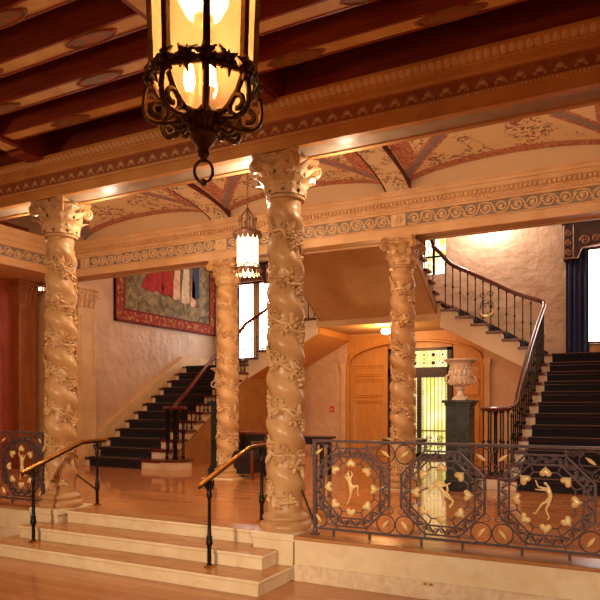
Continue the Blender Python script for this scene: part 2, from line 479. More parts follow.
    for i in range(4):
        a = i*PI/2+PI/4
        cx, cy = .34*cos(a), .34*sin(a); nx, ny = .34*cos(a+PI/2), .34*sin(a+PI/2)
        e = Vector((-sin(a), cos(a)))
        poly.append((cx-e.x*.035, cy-e.y*.035)); poly.append((cx+e.x*.035, cy+e.y*.035))
        mid = a+PI/4
        for q in range(1, 6):
            tt = q/6; bx = cx+(nx-cx)*tt; by = cy+(ny-cy)*tt; k_ = .045*sin(PI*tt)
            poly.append((bx-cos(mid)*k_, by-sin(mid)*k_))
    def fl(z, s): return [(p*s, q*s, z) for p, q in poly]
    n = len(poly); vs = fl(Z+.355, .93)+fl(Z+.375, .95)+fl(Z+.385, 1)+fl(Z+.419, 1)
    fs = [(j*n+i, j*n+(i+1) % n, (j+1)*n+(i+1) % n, (j+1)*n+i) for j in range(3) for i in range(n)]+[tuple(range(n))[::-1], tuple(range(3*n, 4*n))]
    ab.add(vs, fs); ab.build('abacus', M['stone'], cap)
    for i in range(4):
        a = i*PI/2; ro = MB(); d = Vector((cos(a), sin(a), 0)); s = Vector((-sin(a), cos(a), 0)); c = d*.225+Vector((0,0,Z+.365))
        for q in range(6):
            w = q*PI/3; p = c+s*(.026*cos(w))+Vector((0,0,.026*sin(w))); ro.ball(p, .02, 6, 4)
        ro.ball(c+d*.014, .018, 6, 4); ro.build('rosette', M['vine'], cap, smooth=True)
    return t
col = make_column(); first = True
for x, y, z, lab in ((XC, YF, .43, 'tall tan twisted column with carved vine on the centre plinth at the steps'),
                     (XL, YF, .43, 'pale twisted column with carved vine on the left plinth at the steps'),
                     (XL, YB, .43, 'twisted vine column at the back, standing to the right of the left staircase'),
                     (XC, YB, .43, 'twisted vine column at the back, standing in front of the glazed garden door')):
    o = col if first else copy_tree(col); first = False
    o.location = (x, y, z); o['label'] = lab
    o.rotation_euler = (0, 0, 0)
    if y == YB:
        b = thing('column_plinth', 'low square stone slab under the back column %s' % ('near the left staircase' if x == XL else 'before the garden door'), 'plinth', (x, y, FLOOR))
        MB().box(x-.31, x+.31, y-.31, y+.31, FLOOR, .425).build('slab', M['marble'], b, bevel=.004)
        MB().box(x-.29, x+.29, y-.29, y+.29, .42, .43).build('cap', M['marble'], b)

# ------------------------------------------------------------------ front entablature
X0, X1 = -12.0, 3.6
t = bpy.data.objects.new('trim_3', None); C.objects.link(t); t.location = (-3, YF, SOF); struct(t)
prof = [(5.80,4.09),(5.74,4.09),(5.74,4.105),(5.50,4.105),(5.50,4.09),(5.42,4.09),(5.42,4.19),(5.405,4.195),(5.405,4.225),(5.425,4.23),(5.425,4.36),(5.40,4.365),(5.39,4.385),(5.39,4.43),
        (5.375,4.435),(5.365,4.45),(5.35,4.452),(5.325,4.475),(5.30,4.49),(5.285,4.495),(5.285,4.52),(5.80,4.52)]
MB().prism(prof, lambda p, q, x: (x, p, q), X0, X1).build('architrave', M['ent'], t)
MB().box(X0, X1, 5.421, 5.45, 4.228, 4.362).build('frieze_ground', M['frieze_red'], t)
rl = MB(); x = -8.2
while x < 2.2:
    # palmette: fan of five small leaves over a curl
    for k in range(-2, 3):
        a = PI/2+k*.5; L_ = .05 if k == 0 else .043
        p = Vector((x, 5.417, 4.275)); q = p+Vector((cos(a)*L_, 0, sin(a)*L_)); m_ = (p+q)/2
        rl.tube([p, m_+Vector((0,-.004,0)), q], [.004, .009, .003], 5)
    for s in (-1, 1):
        rl.tube(spiral((x+s*.036, 5.417, 4.262), (s,0,0), (0,0,1), .018, 1.1, PI, -1, 8, .2), .0045, 4)
    x += .15
rl.build('palmette_relief', M['relief'], t, smooth=True)
rl = MB(); x = -8.5; i = 0
while x < 2.4:
    # leaf moulding under the cornice and bead row
    rl.grid(lambda u, v, x=x: (x+(u-.5)*.058*sin(PI*min(1, .12+v*.8))**.5, 5.352-.055*v-.012*(1-abs(u-.5)*2), 4.447+.045*v), 2, 3)
    rl.ball((x, 5.404, 4.21), .011, 6, 4); rl.ball((x+.0325, 5.404, 4.21), .011, 6, 4)
    rl.ball((x, 5.378, 4.437), .011, 6, 4)
    x += .065
rl.build('leaf_moulding', M['relief'], t, smooth=True)
MB().box(X0, X1, 5.5, 5.74, 4.1035, 4.11).build('soffit_panel', M['soffit_grey'], t)
o = MB().box(X0, X1, 5.42, 5.8, 4.52, 5.6).build('wall_front', M['red_wood']); struct(o)

# ------------------------------------------------------------------ lounge ceiling
ZBM = 4.55
o = MB().box(X0, 5, -4, 5.42, ZBM+.36, ZBM+.5).build('ceiling', M['ceil']); struct(o)
ORD = ['first','second','third','fourth','fifth','sixth','seventh','eighth','ninth','tenth']
for i in range(7):
    y1 = 4.88-i*.50; y0 = y1-.17
    t = thing('ceiling_beam', '%s dark red ceiling beam counted out from the carved entablature' % ORD[i], 'beam', (-4, (y0+y1)/2, ZBM))
    b = MB(); b.box(-10.5, 3.4, y0, y1, ZBM+.012, ZBM+.36); b.build('timber', M['red_wood'], t)
    MB().box(-10.5, 3.4, y0-.006, y0+.016, ZBM-.004, ZBM+.03).build('edge_moulding', M['red_wood'], t); MB().box(-10.5, 3.4, y1-.016, y1+.006, ZBM-.004, ZBM+.03).build('edge_moulding', M['red_wood'], t)
    so = MB().box(-10.5, 3.4, y0+.014, y1-.014, ZBM+.003, ZBM+.013).build('painted_soffit', M['soffit'], t)
    x = -9.45+(.40*((i+1) % 2)); yc = (y0+y1)/2
    while x < 2.5:
        c = MB(); pl = []
        for q in range(40):
            a = 2*PI*q/40; rr = 1+.10*cos(4*a)
            pl.append((x+.25*rr*cos(a), yc+.078*rr*sin(a)))
        c.prism(pl, lambda p, q, z: (p, q, z), ZBM-.010, ZBM+.005)
        co = c.build('cartouche', M['cart'], t)
        rim = MB().tube([(x+.24*cos(2*PI*q/24), yc+.072*sin(2*PI*q/24), ZBM-.010) for q in range(24)], .008, 5, True)
        rim.build('cartouche_rim', M['cart_rim'], co, smooth=True)
        x += 1.3
for x, lab in ((XL, 'dark girder crossing the lounge ceiling above the left front column'), (XC, 'dark girder crossing the lounge ceiling above the centre front column')):
    t = thing('ceiling_girder', lab, 'girder', (x, 2, ZBM-.05))
    MB().box(x-.14, x+.14, -1.0, 5.40, ZBM-.035, ZBM+.36).build('timber', M['red_wood'], t)
    MB().box(x-.12, x+.12, 5.0, 5.28, ZBM-.08, ZBM-.03).build('corbel', M['red_wood'], t, bevel=.03)
    MB().box(x-.09, x+.09, -1.0, 4.95, ZBM-.045, ZBM-.033).build('painted_soffit', M['soffit'], t)
t = thing('sensor_box', 'tiny white box on top of the cornice left of the big lantern', 'sensor', (-4.35, 5.26, 4.52))
MB().box(-4.41, -4.31, 5.24, 5.29, 4.521, 4.575).build('housing', M['marble'], t, bevel=.004)

# ------------------------------------------------------------------ back and side entablature of the hall
BY = YB-.2
t = bpy.data.objects.new('trim_4', None); C.objects.link(t); t.location = (-4, YB, SOF); struct(t)
prof = [(9.46,4.10),(9.40,4.10),(9.40,4.12),(9.12,4.12),(9.12,4.10),(BY,4.10),(BY,4.225),(BY-.012,4.23),(BY-.012,4.245),(BY+.012,4.25),(BY+.012,4.43),(BY-.015,4.435),(BY-.015,4.465),(BY-.03,4.47),
        (BY-.03,4.52),(BY-.05,4.53),(BY-.05,4.58),(BY-.075,4.60),(BY-.095,4.65),(BY-.11,4.655),(BY-.11,4.705),(BY-.12,4.71),(BY-.12,4.735),(9.46,4.735)]
MB().prism(prof, lambda p, q, x: (x, p, q), -11.2, X1).build('architrave', M['ent_back'], t)
MB().box(-9.8, X1, BY+.006, BY+.03, 4.25, 4.43).build('frieze_ground', M['frieze_blue'], t)
rl = MB()
def run_scroll(x0, x1, y):
    n = max(1, round((x1-x0)/.2)); s = (x1-x0)/n
    for i in range(n):
        c = x0+(i+.5)*s; sg = 1 if i % 2 == 0 else -1
        rl.tube(spiral((c, y, 4.34), (1,0,0), (0,0,1), .074, 1.5, PI, -sg, 20, .12), .0145, 5)
        rl.tube([(c-s/2, y, 4.34-.06*sg), (c-s*.25, y, 4.34-.075*sg), (c, y, 4.34-.078*sg), (c+s*.3, y, 4.34-.06*sg), (c+s/2, y, 4.34+.0*sg), (c+s*.6, y, 4.34+.05*sg)], .0125, 5)
        rl.ball((c, y-.002, 4.34), .024, 8, 5)
        for k in range(3):
            a = sg*(.6+k*.5)
            rl.tube([(c+s*.45, y, 4.34+.01*sg), (c+s*.45+.03*cos(a), y-.004, 4.34+.04*sin(a)*1.2), (c+s*.45+.05*cos(a), y, 4.34+.06*sin(a))], [.004,.008,.002], 4)
def rosette_block(x, y):
    rl.box(x-.11, x+.11, y-.012, y+.02, 4.252, 4.428)
    for q in range(6):
        a = q*PI/3; rl.ball((x+.04*cos(a), y-.014, 4.34+.04*sin(a)), .026, 6, 4)
cols = [-9.34, XL, XC, 0, 3.1]
for a, b_ in zip(cols[:-1], cols[1:]): run_scroll(a+.14, b_-.14, BY+.002)
for a in cols[:-1]: rosette_block(a, BY+.002)
rl.build('scroll_relief', M['relief'], t, smooth=True)
rl = MB(); x = -9.7
while x < 2.4:
    rl.ball((x, BY-.028, 4.495), .015, 6, 4, (1,1,1.4)); x += .05
x = -9.7
while x < 2.4:
    rl.box(x, x+.035, BY-.085, BY-.04, 4.535, 4.578); x += .06
rl.build('egg_moulding', M['ent_back'], t, smooth=True)
o = MB().box(-11.2, X1, BY+.02, 9.5, 4.735, 7.5).build('wall_middle', M['lunette']); struct(o)
# side
t = bpy.data.objects.new('trim_5', None); C.objects.link(t); t.location = (-10.3, 7.4, SOF); struct(t)
prof2 = [(-10.9,4.10),(-9.8,4.10),(-9.8,4.225),(-9.788,4.23),(-9.788,4.245),(-9.812,4.25),(-9.812,4.43),(-9.785,4.435),(-9.77,4.47),(-9.77,4.52),(-9.75,4.53),(-9.74,4.6),(-9.70,4.65),(-9.69,4.705),(-9.68,4.735),(-10.9,4.735)]
MB().prism(prof2, lambda p, q, y: (p, y, q), 5.8, 9.06).build('architrave', M['ent_back'], t)
MB().box(-9.83, -9.806, 5.8, 9.06, 4.25, 4.43).build('frieze_ground', M['frieze_blue'], t)
rl = MB()
yy = 5.95
k = 0
while yy < 8.95:
    sg = 1 if k % 2 == 0 else -1
    rl.tube(spiral((-9.804, yy, 4.34), (0,1,0), (0,0,1), .068, 1.5, PI, -sg, 18, .12), .011, 5); rl.ball((-9.8, yy, 4.34), .022, 8, 5)
    rl.tube([(-9.804, yy-.1, 4.34-.06*sg), (-9.804, yy, 4.34-.078*sg), (-9.804, yy+.1, 4.34), (-9.804, yy+.12, 4.34+.05*sg)], .0095, 5)
    yy += .2; k += 1
rl.build('scroll_relief', M['relief'], t, smooth=True)

# ------------------------------------------------------------------ vault
ZV, RV = 4.735, .30; ya, yb = 5.8, BY-.0
vm = MB(); nu = 110
bays = [(-9.34, XL), (XL, XC), (XC, 0), (0, 3.1)]
vs_mats = [M['vault'], M['vault_pink'], M['vault_blue'], M['lunette']]
for xa, xb in bays:
    def pt(u, v):
        A = math.sqrt(max(0, 1-u*u)); B = math.sqrt(max(0, 1-v*v))
        return ((xa+xb)/2+u*(xb-xa)/2, (ya+yb)/2+v*(yb-ya)/2, ZV+RV*max(A, B)+.10*(1-u*u)*(1-v*v))
    # cosine spacing keeps the steep springing smooth
    g = [(-cos(PI*i/nu))*.5+.5*(2*i/nu-1) for i in range(nu+1)]
    base = len(vm.v)
    vm.v += [pt(u, v) for v in g for u in g]
    for j in range(nu):
        for i in range(nu):
            u = (g[i]+g[i+1])/2; v = (g[j]+g[j+1])/2
            d = abs(abs(u)-abs(v)); mi = 0
            if abs(v) > abs(u) and abs(v) > .90: mi = 1
            if abs(u) >= abs(v) and .70 < abs(u) < .865: mi = 1
            if d < .085: mi = 1
            if d < .05: mi = 2
            if min(abs(u), abs(v)) > .86: mi = 2
            vm.f.append((base+j*(nu+1)+i, base+j*(nu+1)+i+1, base+(j+1)*(nu+1)+i+1, base+(j+1)*(nu+1)+i)); vm.m.append(mi)
o = vm.build('ceiling', vs_mats, smooth=True); struct(o)
tr = 6
for x in (XL, XC, 0):
    t = bpy.data.objects.new('trim_%d' % tr, None); C.objects.link(t); t.location = (x, 7.4, ZV); struct(t); tr += 1
    def arc(off): return [((ya+yb)/2-cos(PI*k/32)*(yb-ya)/2, ZV+(RV-.03)*sin(PI*k/32)+off) for k in range(33)]
    lo = arc(-.03); hi = arc(.12)
    b = MB(); w = .17
    b.add([(x-w, p, q) for p, q in lo]+[(x+w, p, q) for p, q in lo], [(k, k+1, 34+k, 33+k) for k in range(32)])
    b.build('painted_band', M['rib'], t, smooth=True)
    for s in (-1, 1):
        e = MB(); e.add([(x+s*w, p, q) for p, q in lo]+[(x+s*w, p, q) for p, q in hi]+[(x+s*(w+.022), p, q-.004) for p, q in lo]+[(x+s*(w+.022), p, q) for p, q in hi],
            [(k, k+1, 34+k, 33+k) for k in range(32)]+[(66+k, 67+k, 100+k, 99+k) for k in range(32)]+[(k, k+1, 67+k, 66+k) for k in range(32)])
        e.build('edge', M['rib_edge'], t, smooth=True)

# ------------------------------------------------------------------ walls of the hall and stair hall
def wall(name, *bx, m='plaster'):
    o = MB().box(*bx).build(name, M[m]); return struct(o)
wall('wall_left', -10.4, -10.2, 9.3, YBACK, FLOOR, 7.5)
wall('wall_right', .48, .7, 9.5, YBACK, FLOOR, 7.5)
wall('wall_left', -11.1, -10.9, 5.5, 9.5, FLOOR, 5.2, m='wall_red')
wall('wall_right', 3.3, 3.6, 5.7, 9.5, FLOOR, 5.2, m='smooth')
wall('wall_right', .5, 3.6, 9.46, 9.6, FLOOR, 4.1, m='plaster')
wall('wall_left', -11.1, -10.19, 9.27, 9.5, FLOOR, 4.1, m='smooth')
wall('ceiling', -11, 1, 9.3, YBACK+.2, 7.5, 7.6, m='smooth')
# rear wall with openings: two tall windows, the arch, the high stained window
def rect_wall(xs, zs, holes, y0, y1):
    b = MB()
    for i in range(len(xs)-1):
        for j in range(len(zs)-1):
            xm, zm = (xs[i]+xs[i+1])/2, (zs[j]+zs[j+1])/2
            if any(h[0] < xm < h[1] and h[2] < zm < h[3] for h in holes): continue
            b.box(xs[i], xs[i+1], y0, y1, zs[j], zs[j+1])
    return b
WL = (-9.68, -8.45, 2.86, 4.95); WR = (-1.15, .3, 2.92, 4.95)
AR = (-6.42, -3.1, FLOOR-.02, 3.35); ST = (-5.75, -3.95, 4.66, 6.4)
xs = sorted({-10.4, .7, WL[0], WL[1], WR[0], WR[1], AR[0], AR[1], ST[0], ST[1]}); zs = sorted({0.11, 7.5, WL[2], WL[3], AR[2], AR[3], ST[2], ST[3]})
o = rect_wall(xs, zs, [WL, WR, AR, ST], YBACK, YBACK+.25).build('wall_back', M['plaster']); struct(o)
# skirting board climbing the left wall
def nose(y): return FLOOR+.1825*((y-9.8)/.29+1)
sk = MB().prism([(10.13, FLOOR), (13.0, 2.42), (14.8, 2.6), (14.8, 2.84), (13.0, 2.84), (10.13, 1.04)], lambda p, q, x: (x, p, q), -10.2, -10.085)
o = sk.build('baseboard_left', M['ent_back']); struct(o)

# windows
def window(n, W, m):
    x0, x1, z0, z1 = W; y = YBACK+.08
    t = bpy.data.objects.new('window_%d' % n, None); C.objects.link(t); t.location = ((x0+x1)/2, y, z0); struct(t)
    f = MB(); w = .06
    f.box(x0, x0+w, y-.03, y+.05, z0, z1); f.box(x1-w, x1, y-.03, y+.05, z0, z1); f.box(x0, x1, y-.03, y+.05, z0, z0+w); f.box(x0, x1, y-.03, y+.05, z1-w, z1)
    f.build('frame', M['chair_wood'], t)
    xm = -9.08
    MB().box(xm-.1, xm+.1, y-.035, y+.04, z0+w, z1-w).build('mullion', M['smooth'], t)
    MB().box(x0+w, xm-.1, y, y+.012, z0+w, z1-w).build('pane', m, t)
    MB().box(xm+.1, x1-w, y, y+.012, z0+w, z1-w).build('pane', m, t)
    MB().box(x0-.08, x1+.08, YBACK-.1, YBACK+.1, z0-.06, z0).build('window_sill', M['mahog'], t, bevel=.01)
window(1, WL, M['pane'])
x0, x1, z0, z1 = WR; y = YBACK+.08
t = bpy.data.objects.new('window_2', None); C.objects.link(t); t.location = ((x0+x1)/2, y, z0); struct(t)
f = MB(); w = .06
f.box(x0, x0+w, y-.03, y+.05, z0, z1); f.box(x1-w, x1, y-.03, y+.05, z0, z1); f.box(x0, x1, y-.03, y+.05, z0, z0+w); f.box(x0, x1, y-.03, y+.05, z1-w, z1); f.box(x0+.7, x0+.76, y-.03, y+.05, z0, z1)
f.build('frame', M['chair_wood'], t)
MB().box(x0+w, x0+.7, y, y+.012, z0+w, z1-w).build('pane', M['pane'], t); MB().box(x0+.76, x1-w, y, y+.012, z0+w, z1-w).build('pane', M['pane'], t)
MB().box(x0-.1, x1+.1, YBACK-.06, YBACK-.001, 2.6, z0-.02).build('panel', M['orange_wood'], t)
MB().box(x0-.08, x1+.08, YBACK-.1, YBACK+.1, z0-.03, z0).build('window_sill', M['mahog'], t, bevel=.008)
# stained window over the middle landing
x0, x1, z0, z1 = ST
t = bpy.data.objects.new('window_3', None); C.objects.link(t); t.location = ((x0+x1)/2, y, z0); struct(t)
MB().box(x0, x1, y, y+.012, z0, z1).build('pane', M['stain'], t)
f = MB()
for k in range(7):
    xx = x0+(x1-x0)*k/6; f.box(xx-.02, xx+.02, y-.03, y+.03, z0, z1)
for k in range(5):
    zz = z0+(z1-z0)*k/4; f.box(x0, x1, y-.03, y+.03, zz-.02, zz+.02)
f.build('leading', M['black_iron'], t)

# curtains and pelmets
def curtain(x0, x1, z0, z1, label):
    b = MB()
    def fn(u, v):
        x = x0+(x1-x0)*u; f = .04*sin(u*PI*9)+.012*sin(u*PI*23)
        return (x, YBACK-.14+f*(.5+.5*(1-v)), z0+(z1-z0)*v)
    def fb(u, v):
        p = fn(u, v); return (p[0], p[1]+.02, p[2])
    b.grid(fn, 60, 10); b.grid(fb, 60, 10)
    o = b.build('curtain', M['curtain'], smooth=True)
    so = tag(o, label, 'curtain'); return so
curtain(-1.38, -.94, 2.63, 4.98, 'dark navy curtain hanging at the left side of the bright right window')
curtain(WL[0]-.22, WL[0]+.06, 2.63, 4.98, 'dark navy curtain at the left window beside the tapestry')
tag(curtain(-4.80, -4.40, 5.12, 6.45, 'dark curtain edge beside the high stained window above the back column'), None)
def pelmet(x0, x1, z0, z1, label):
    t = thing('pelmet', label, 'pelmet', ((x0+x1)/2, YBACK, z0))
    y0, y1 = YBACK-.30, YBACK-.001
    b = MB(); xm = (x0+x1)/2
    top = [(x0, z1), (x1, z1)]; low = [(x1, z0), (x1-.28, z0), (x1-.36, z0+.2), (xm, z0+.27), (x0+.36, z0+.2), (x0+.28, z0), (x0, z0)]
    b.prism(top+low, lambda p, q, y: (p, y, q), y0, y0+.04)
    b.box(x0, x0+.03, y0+.04, y1, z0, z1); b.box(x1-.03, x1, y0+.04, y1, z0, z1)
    b.build('board', M['pelmet'], t)
    MB().box(x0-.04, x1+.04, y0-.05, y1, z1, z1+.06).build('cornice', M['pelmet'], t, bevel=.015)
    r = MB()
    for q in range(2):
        s = 1 if q == 0 else -1; xe = x0 if q == 0 else x1
        r.tube([(xe+s*.02, y0-.008, z0+.02), (xe+s*.02, y0-.008, z1-.03)], .014, 5); r.tube([(xe+s*.2, y0-.008, z0+.03), (xe+s*.2, y0-.008, z1-.03)], .014, 5)
        r.tube([(xe, y0-.008, z0+.02), (xe+s*.28, y0-.008, z0+.02), (xe+s*.36, y0-.008, z0+.21), (xm, y0-.008, z0+.285)], .016, 5)
        for q2 in range(3): r.tube(spiral((xe+s*.11, y0-.01, z0+.14+.2*q2), (s,0,0), (0,0,1), .07, 1.5, PI/2, s, 16, .15), .014, 5)
        r.tube(spiral((xe+s*.42, y0-.01, z0+.36), (s,0,0), (0,0,1), .1, 1.6, PI, -s, 20, .15), .018, 5)
        r.tube(spiral((xe+s*.62, y0-.01, z0+.38), (s,0,0), (0,0,1), .08, 1.6, 0, s, 20, .15), .016, 5)
    r.build('carved_scroll', M['pelmet_trim'], t, smooth=True)
pelmet(-1.42, .42, 4.66, 5.40, 'carved red-brown pelmet above the navy curtain of the right window')
pelmet(WL[0]-.26, WL[1]+.1, 4.78, 5.3, 'carved dark pelmet over the left window, behind the small lantern')

# ------------------------------------------------------------------ arch, panelling and garden door
t = bpy.data.objects.new('trim_20', None); C.objects.link(t); t.location = (-4.76, YBACK, FLOOR); struct(t)
xm = (AR[0]+AR[1])/2; hw = (AR[1]-AR[0])/2
def archz(x, z0=2.62, rise=.55): return z0+rise*math.sqrt(max(0, 1-((x-xm)/(hw+.02))**2))
b = MB(); n = 36
for k in range(n):
    xa_, xb_ = AR[0]+2*hw*k/n, AR[0]+2*hw*(k+1)/n
    b.prism([(xa_, archz(xa_)), (xb_, archz(xb_)), (xb_, AR[3]), (xa_, AR[3])], lambda p, q, y: (p, y, q), YBACK, YBACK+.25)
b.build('spandrel', M['orange_wood'], t)
mo = MB()
ptsA = [(AR[0]+.02, YBACK-.02, FLOOR), (AR[0]+.02, YBACK-.02, 2.6)]+[(AR[0]+2*hw*k/n, YBACK-.02, archz(AR[0]+2*hw*k/n)) for k in range(1, n)]+[(AR[1]-.02, YBACK-.02, 2.6), (AR[1]-.02, YBACK-.02, FLOOR)]
mo.tube(ptsA, .035, 8); mo.build('arch_moulding', M['orange_wood'], t, smooth=True)
for xx in (AR[0]-.14, AR[1]+.02):
    b = MB(); b.box(xx, xx+.12, YBACK-.06, YBACK, FLOOR, 2.62); b.box(xx-.02, xx+.14, YBACK-.08, YBACK, 2.55, 2.68); b.build('pilaster_strip', M['ent_back'], t)
DX0, DX1 = -5.42, -3.86
def panels(xa_, xb_):
    b = MB(); b.box(xa_, xb_, YBACK+.2, YBACK+.25, FLOOR, 3.3); pn = b.build('panelling', M['orange_wood'], t)
    m = MB(); a, c = xa_+.1, xb_-.1
    for z0, z1 in ((FLOOR+.15, 1.75), (1.85, 2.28), (2.36, 2.62)):
        for q in range(2):
            i = q*.05
            m.tube([(a+i, YBACK+.2, z0+i), (c-i, YBACK+.2, z0+i), (c-i, YBACK+.2, z1-i), (a+i, YBACK+.2, z1-i)], .022, 5, True)
    m.build('panel_moulding', M['orange_wood'], pn)
panels(AR[0], DX0-.02); panels(DX1+.02, AR[1])
MB().box(DX0, DX1, YBACK+.2, YBACK+.25, 2.99, 3.3).build('header', M['orange_wood'], t)
# the glazed door
t = bpy.data.objects.new('door_1', None); C.objects.link(t); t.location = ((DX0+DX1)/2, YBACK+.17, FLOOR); struct(t)
y = YBACK+.15; f = MB()
for xa_, xb_ in ((DX0, DX0+.11), (DX1-.11, DX1)): f.box(xa_, xb_, y, y+.1, FLOOR, 3.0)
f.box(DX0, DX1, y, y+.1, 2.93, 3.0); f.box(DX0, DX1, y, y+.1, 2.30, 2.54); f.box(DX0, DX1, y, y+.1, FLOOR, FLOOR+.1)
DM = (DX0+DX1)/2; f.box(DM-.05, DM+.05, y, y+.1, FLOOR, 2.3)
f.build('frame', M['door_frame'], t)
MB().box(DX0+.11, DX1-.11, y+.05, y+.06, 2.54, 2.93).build('transom_glass', M['door_glass'], t)
for xa_, xb_ in ((DX0+.11, DM-.05), (DM+.05, DX1-.11)):
    MB().box(xa_, xb_, y+.05, y+.06, FLOOR+.1, 2.3).build('glass', M['door_glass'], t)
    g = MB(); nb = 6
    for k in range(nb+1):
        xx = xa_+.04+(xb_-xa_-.08)*k/nb; g.box(xx-.006, xx+.006, y+.02, y+.035, FLOOR+.1, 2.3)
    zz = FLOOR+.15
    while zz < 2.25:
        for xx in (xa_+.025, xb_-.025): g.tube([(xx+.018*cos(2*PI*q/8), y+.03, zz+.018*sin(2*PI*q/8)) for q in range(8)], .005, 4, True)
        zz += .075
    g.box(xa_, xb_, y+.02, y+.035, FLOOR+.62, FLOOR+.65)
    for cc in range(2):
        for rr_ in range(2):
            c = (xa_+(xb_-xa_)*(.28+.44*cc), y+.03, FLOOR+.24+.2*rr_)
            g.tube(spiral(c, (1,0,0), (0,0,1), .085, 1.7, 0, 1, 20, .15), .011, 5)
    g.build('grille', M['grille_gold'], t)
g = MB()
for k in range(6):
    for z in (2.64, 2.83):
        c = (DX0+.11+(DX1-DX0-.22)*(k+.5)/6, y+.03, z)
        g.ball(c, (.048 if k % 2 == 0 else .026), 8, 5, (1,.3,1)); g.tube([(c[0]+.085*cos(2*PI*q/14), c[1], c[2]+.085*sin(2*PI*q/14)) for q in range(14)], .007, 4, True)
g.build('transom_grille', M['grille'], t)
# red-brown arched door on the hall's left wall
t = bpy.data.objects.new('door_2', None); C.objects.link(t); t.location = (-10.88, 7.5, FLOOR); struct(t)
pl = [(6.7, FLOOR)]+[(7.55-.85*cos(PI*k/16), 2.5+.75*sin(PI*k/16)) for k in range(17)]+[(8.4, FLOOR)]
MB().prism(pl, lambda p, q, x: (x, p, q), -10.9, -10.87).build('leaf', M['red_door'], t)
MB().tube([(-10.86, p, q) for p, q in pl], .05, 6).build('casing', M['wall_red'], t, smooth=True)
MB().ball((-10.83, 8.2, 1.4), .03, 8, 6).build('door_handle', M['brass'], t, smooth=True)

# pilasters with capitals against the left end
def pilaster(xa_, xb_, ya_, yb_, label, m):
    t = thing('pilaster', label, 'pilaster', ((xa_+xb_)/2, (ya_+yb_)/2, FLOOR))
    MB().box(xa_, xb_, ya_, yb_, FLOOR+.2, 3.65).build('shaft', M[m], t, bevel=.006)
    lo_ = 0 if xb_-xa_ < yb_-ya_ else 1
    b = MB(); b.box(xa_-.04*lo_, xb_+.04, ya_-.03, yb_+.0, FLOOR, FLOOR+.12); b.box(xa_-.02*lo_, xb_+.02, ya_-.015, yb_, FLOOR+.12, FLOOR+.2); b.build('base', M[m], t, bevel=.008)
    c = MB(); cx = (xa_+xb_)/2
    w = xb_-xa_; d = yb_-ya_
    c.add([(xa_,ya_,3.65),(xb_,ya_,3.65),(xb_,yb_,3.65),(xa_,yb_,3.65),(xa_-.05*lo_,ya_-.05,4.02),(xb_+.05,ya_-.05,4.02),(xb_+.05,yb_,4.02),(xa_-.05*lo_,yb_,4.02)],
          [(0,1,5,4),(1,2,6,5),(2,3,7,6),(3,0,4,7),(3,2,1,0),(4,5,6,7)])
    c.box(xa_-.08*lo_, xb_+.08, ya_-.08, yb_, 4.02, 4.098)
    k = c.build('capital', M[m], t)
    l = MB()
    long_x = w > d
    for i in range(4):
        for zz, h in ((3.66, .17), (3.80, .17)):
            f_ = (i+.5)/4
            def fn(u, v, f_=f_, zz=zz, h=h):
                o_ = .012+.05*max(0, v-.4)+.012*(1-abs(u-.5)*2)+.05*(zz+h*v-3.65)/.37
                ww = .11*(u-.5)*sin(PI*(.15+.8*v))*(1+.2*cos(v*18))
                if long_x: return (xa_+w*f_+ww, ya_-o_, zz+h*v)
                return (xb_+o_, ya_+d*f_+ww, zz+h*v)
            l.grid(fn, 4, 8)
    if long_x:
        for s, xe in ((-1, xa_-.02), (1, xb_+.02)): l.tube(spiral((xe, ya_-.08, 3.93), (s,0,0), (0,0,1), .065, 1.6, PI/2, -s*s, 20, .12), .018, 6)
    else:
        for s, ye in ((-1, ya_-.02), (1, yb_+.0)): l.tube(spiral((xb_+.08, ye, 3.93), (0,s,0), (0,0,1), .065, 1.6, PI/2, -1, 20, .12), .018, 6)
    l.build('capital_leaves', M[m], k, smooth=True)
    r = MB()
    if long_x:
        for i in (.06, .09): r.tube([(xa_+i, ya_, FLOOR+.35), (xb_-i, ya_, FLOOR+.35), (xb_-i, ya_, 3.5), (xa_+i, ya_, 3.5)], .01, 5, True)
    else:
        for i in (.06, .09): r.tube([(xb_, ya_+i, FLOOR+.35), (xb_, yb_-i, FLOOR+.35), (xb_, yb_-i, 3.5), (xb_, ya_+i, 3.5)], .01, 5, True)
    r.build('panel_moulding', M[m], t)
pilaster(-10.198, -10.11, 9.62, 10.12, 'tan panelled pilaster with leaf capital at the left end of the tapestry wall', 'ent_back')
pilaster(-10.898, -10.75, 8.72, 9.14, 'red-brown pilaster with leaf capital beside the red door, far left', 'brown')
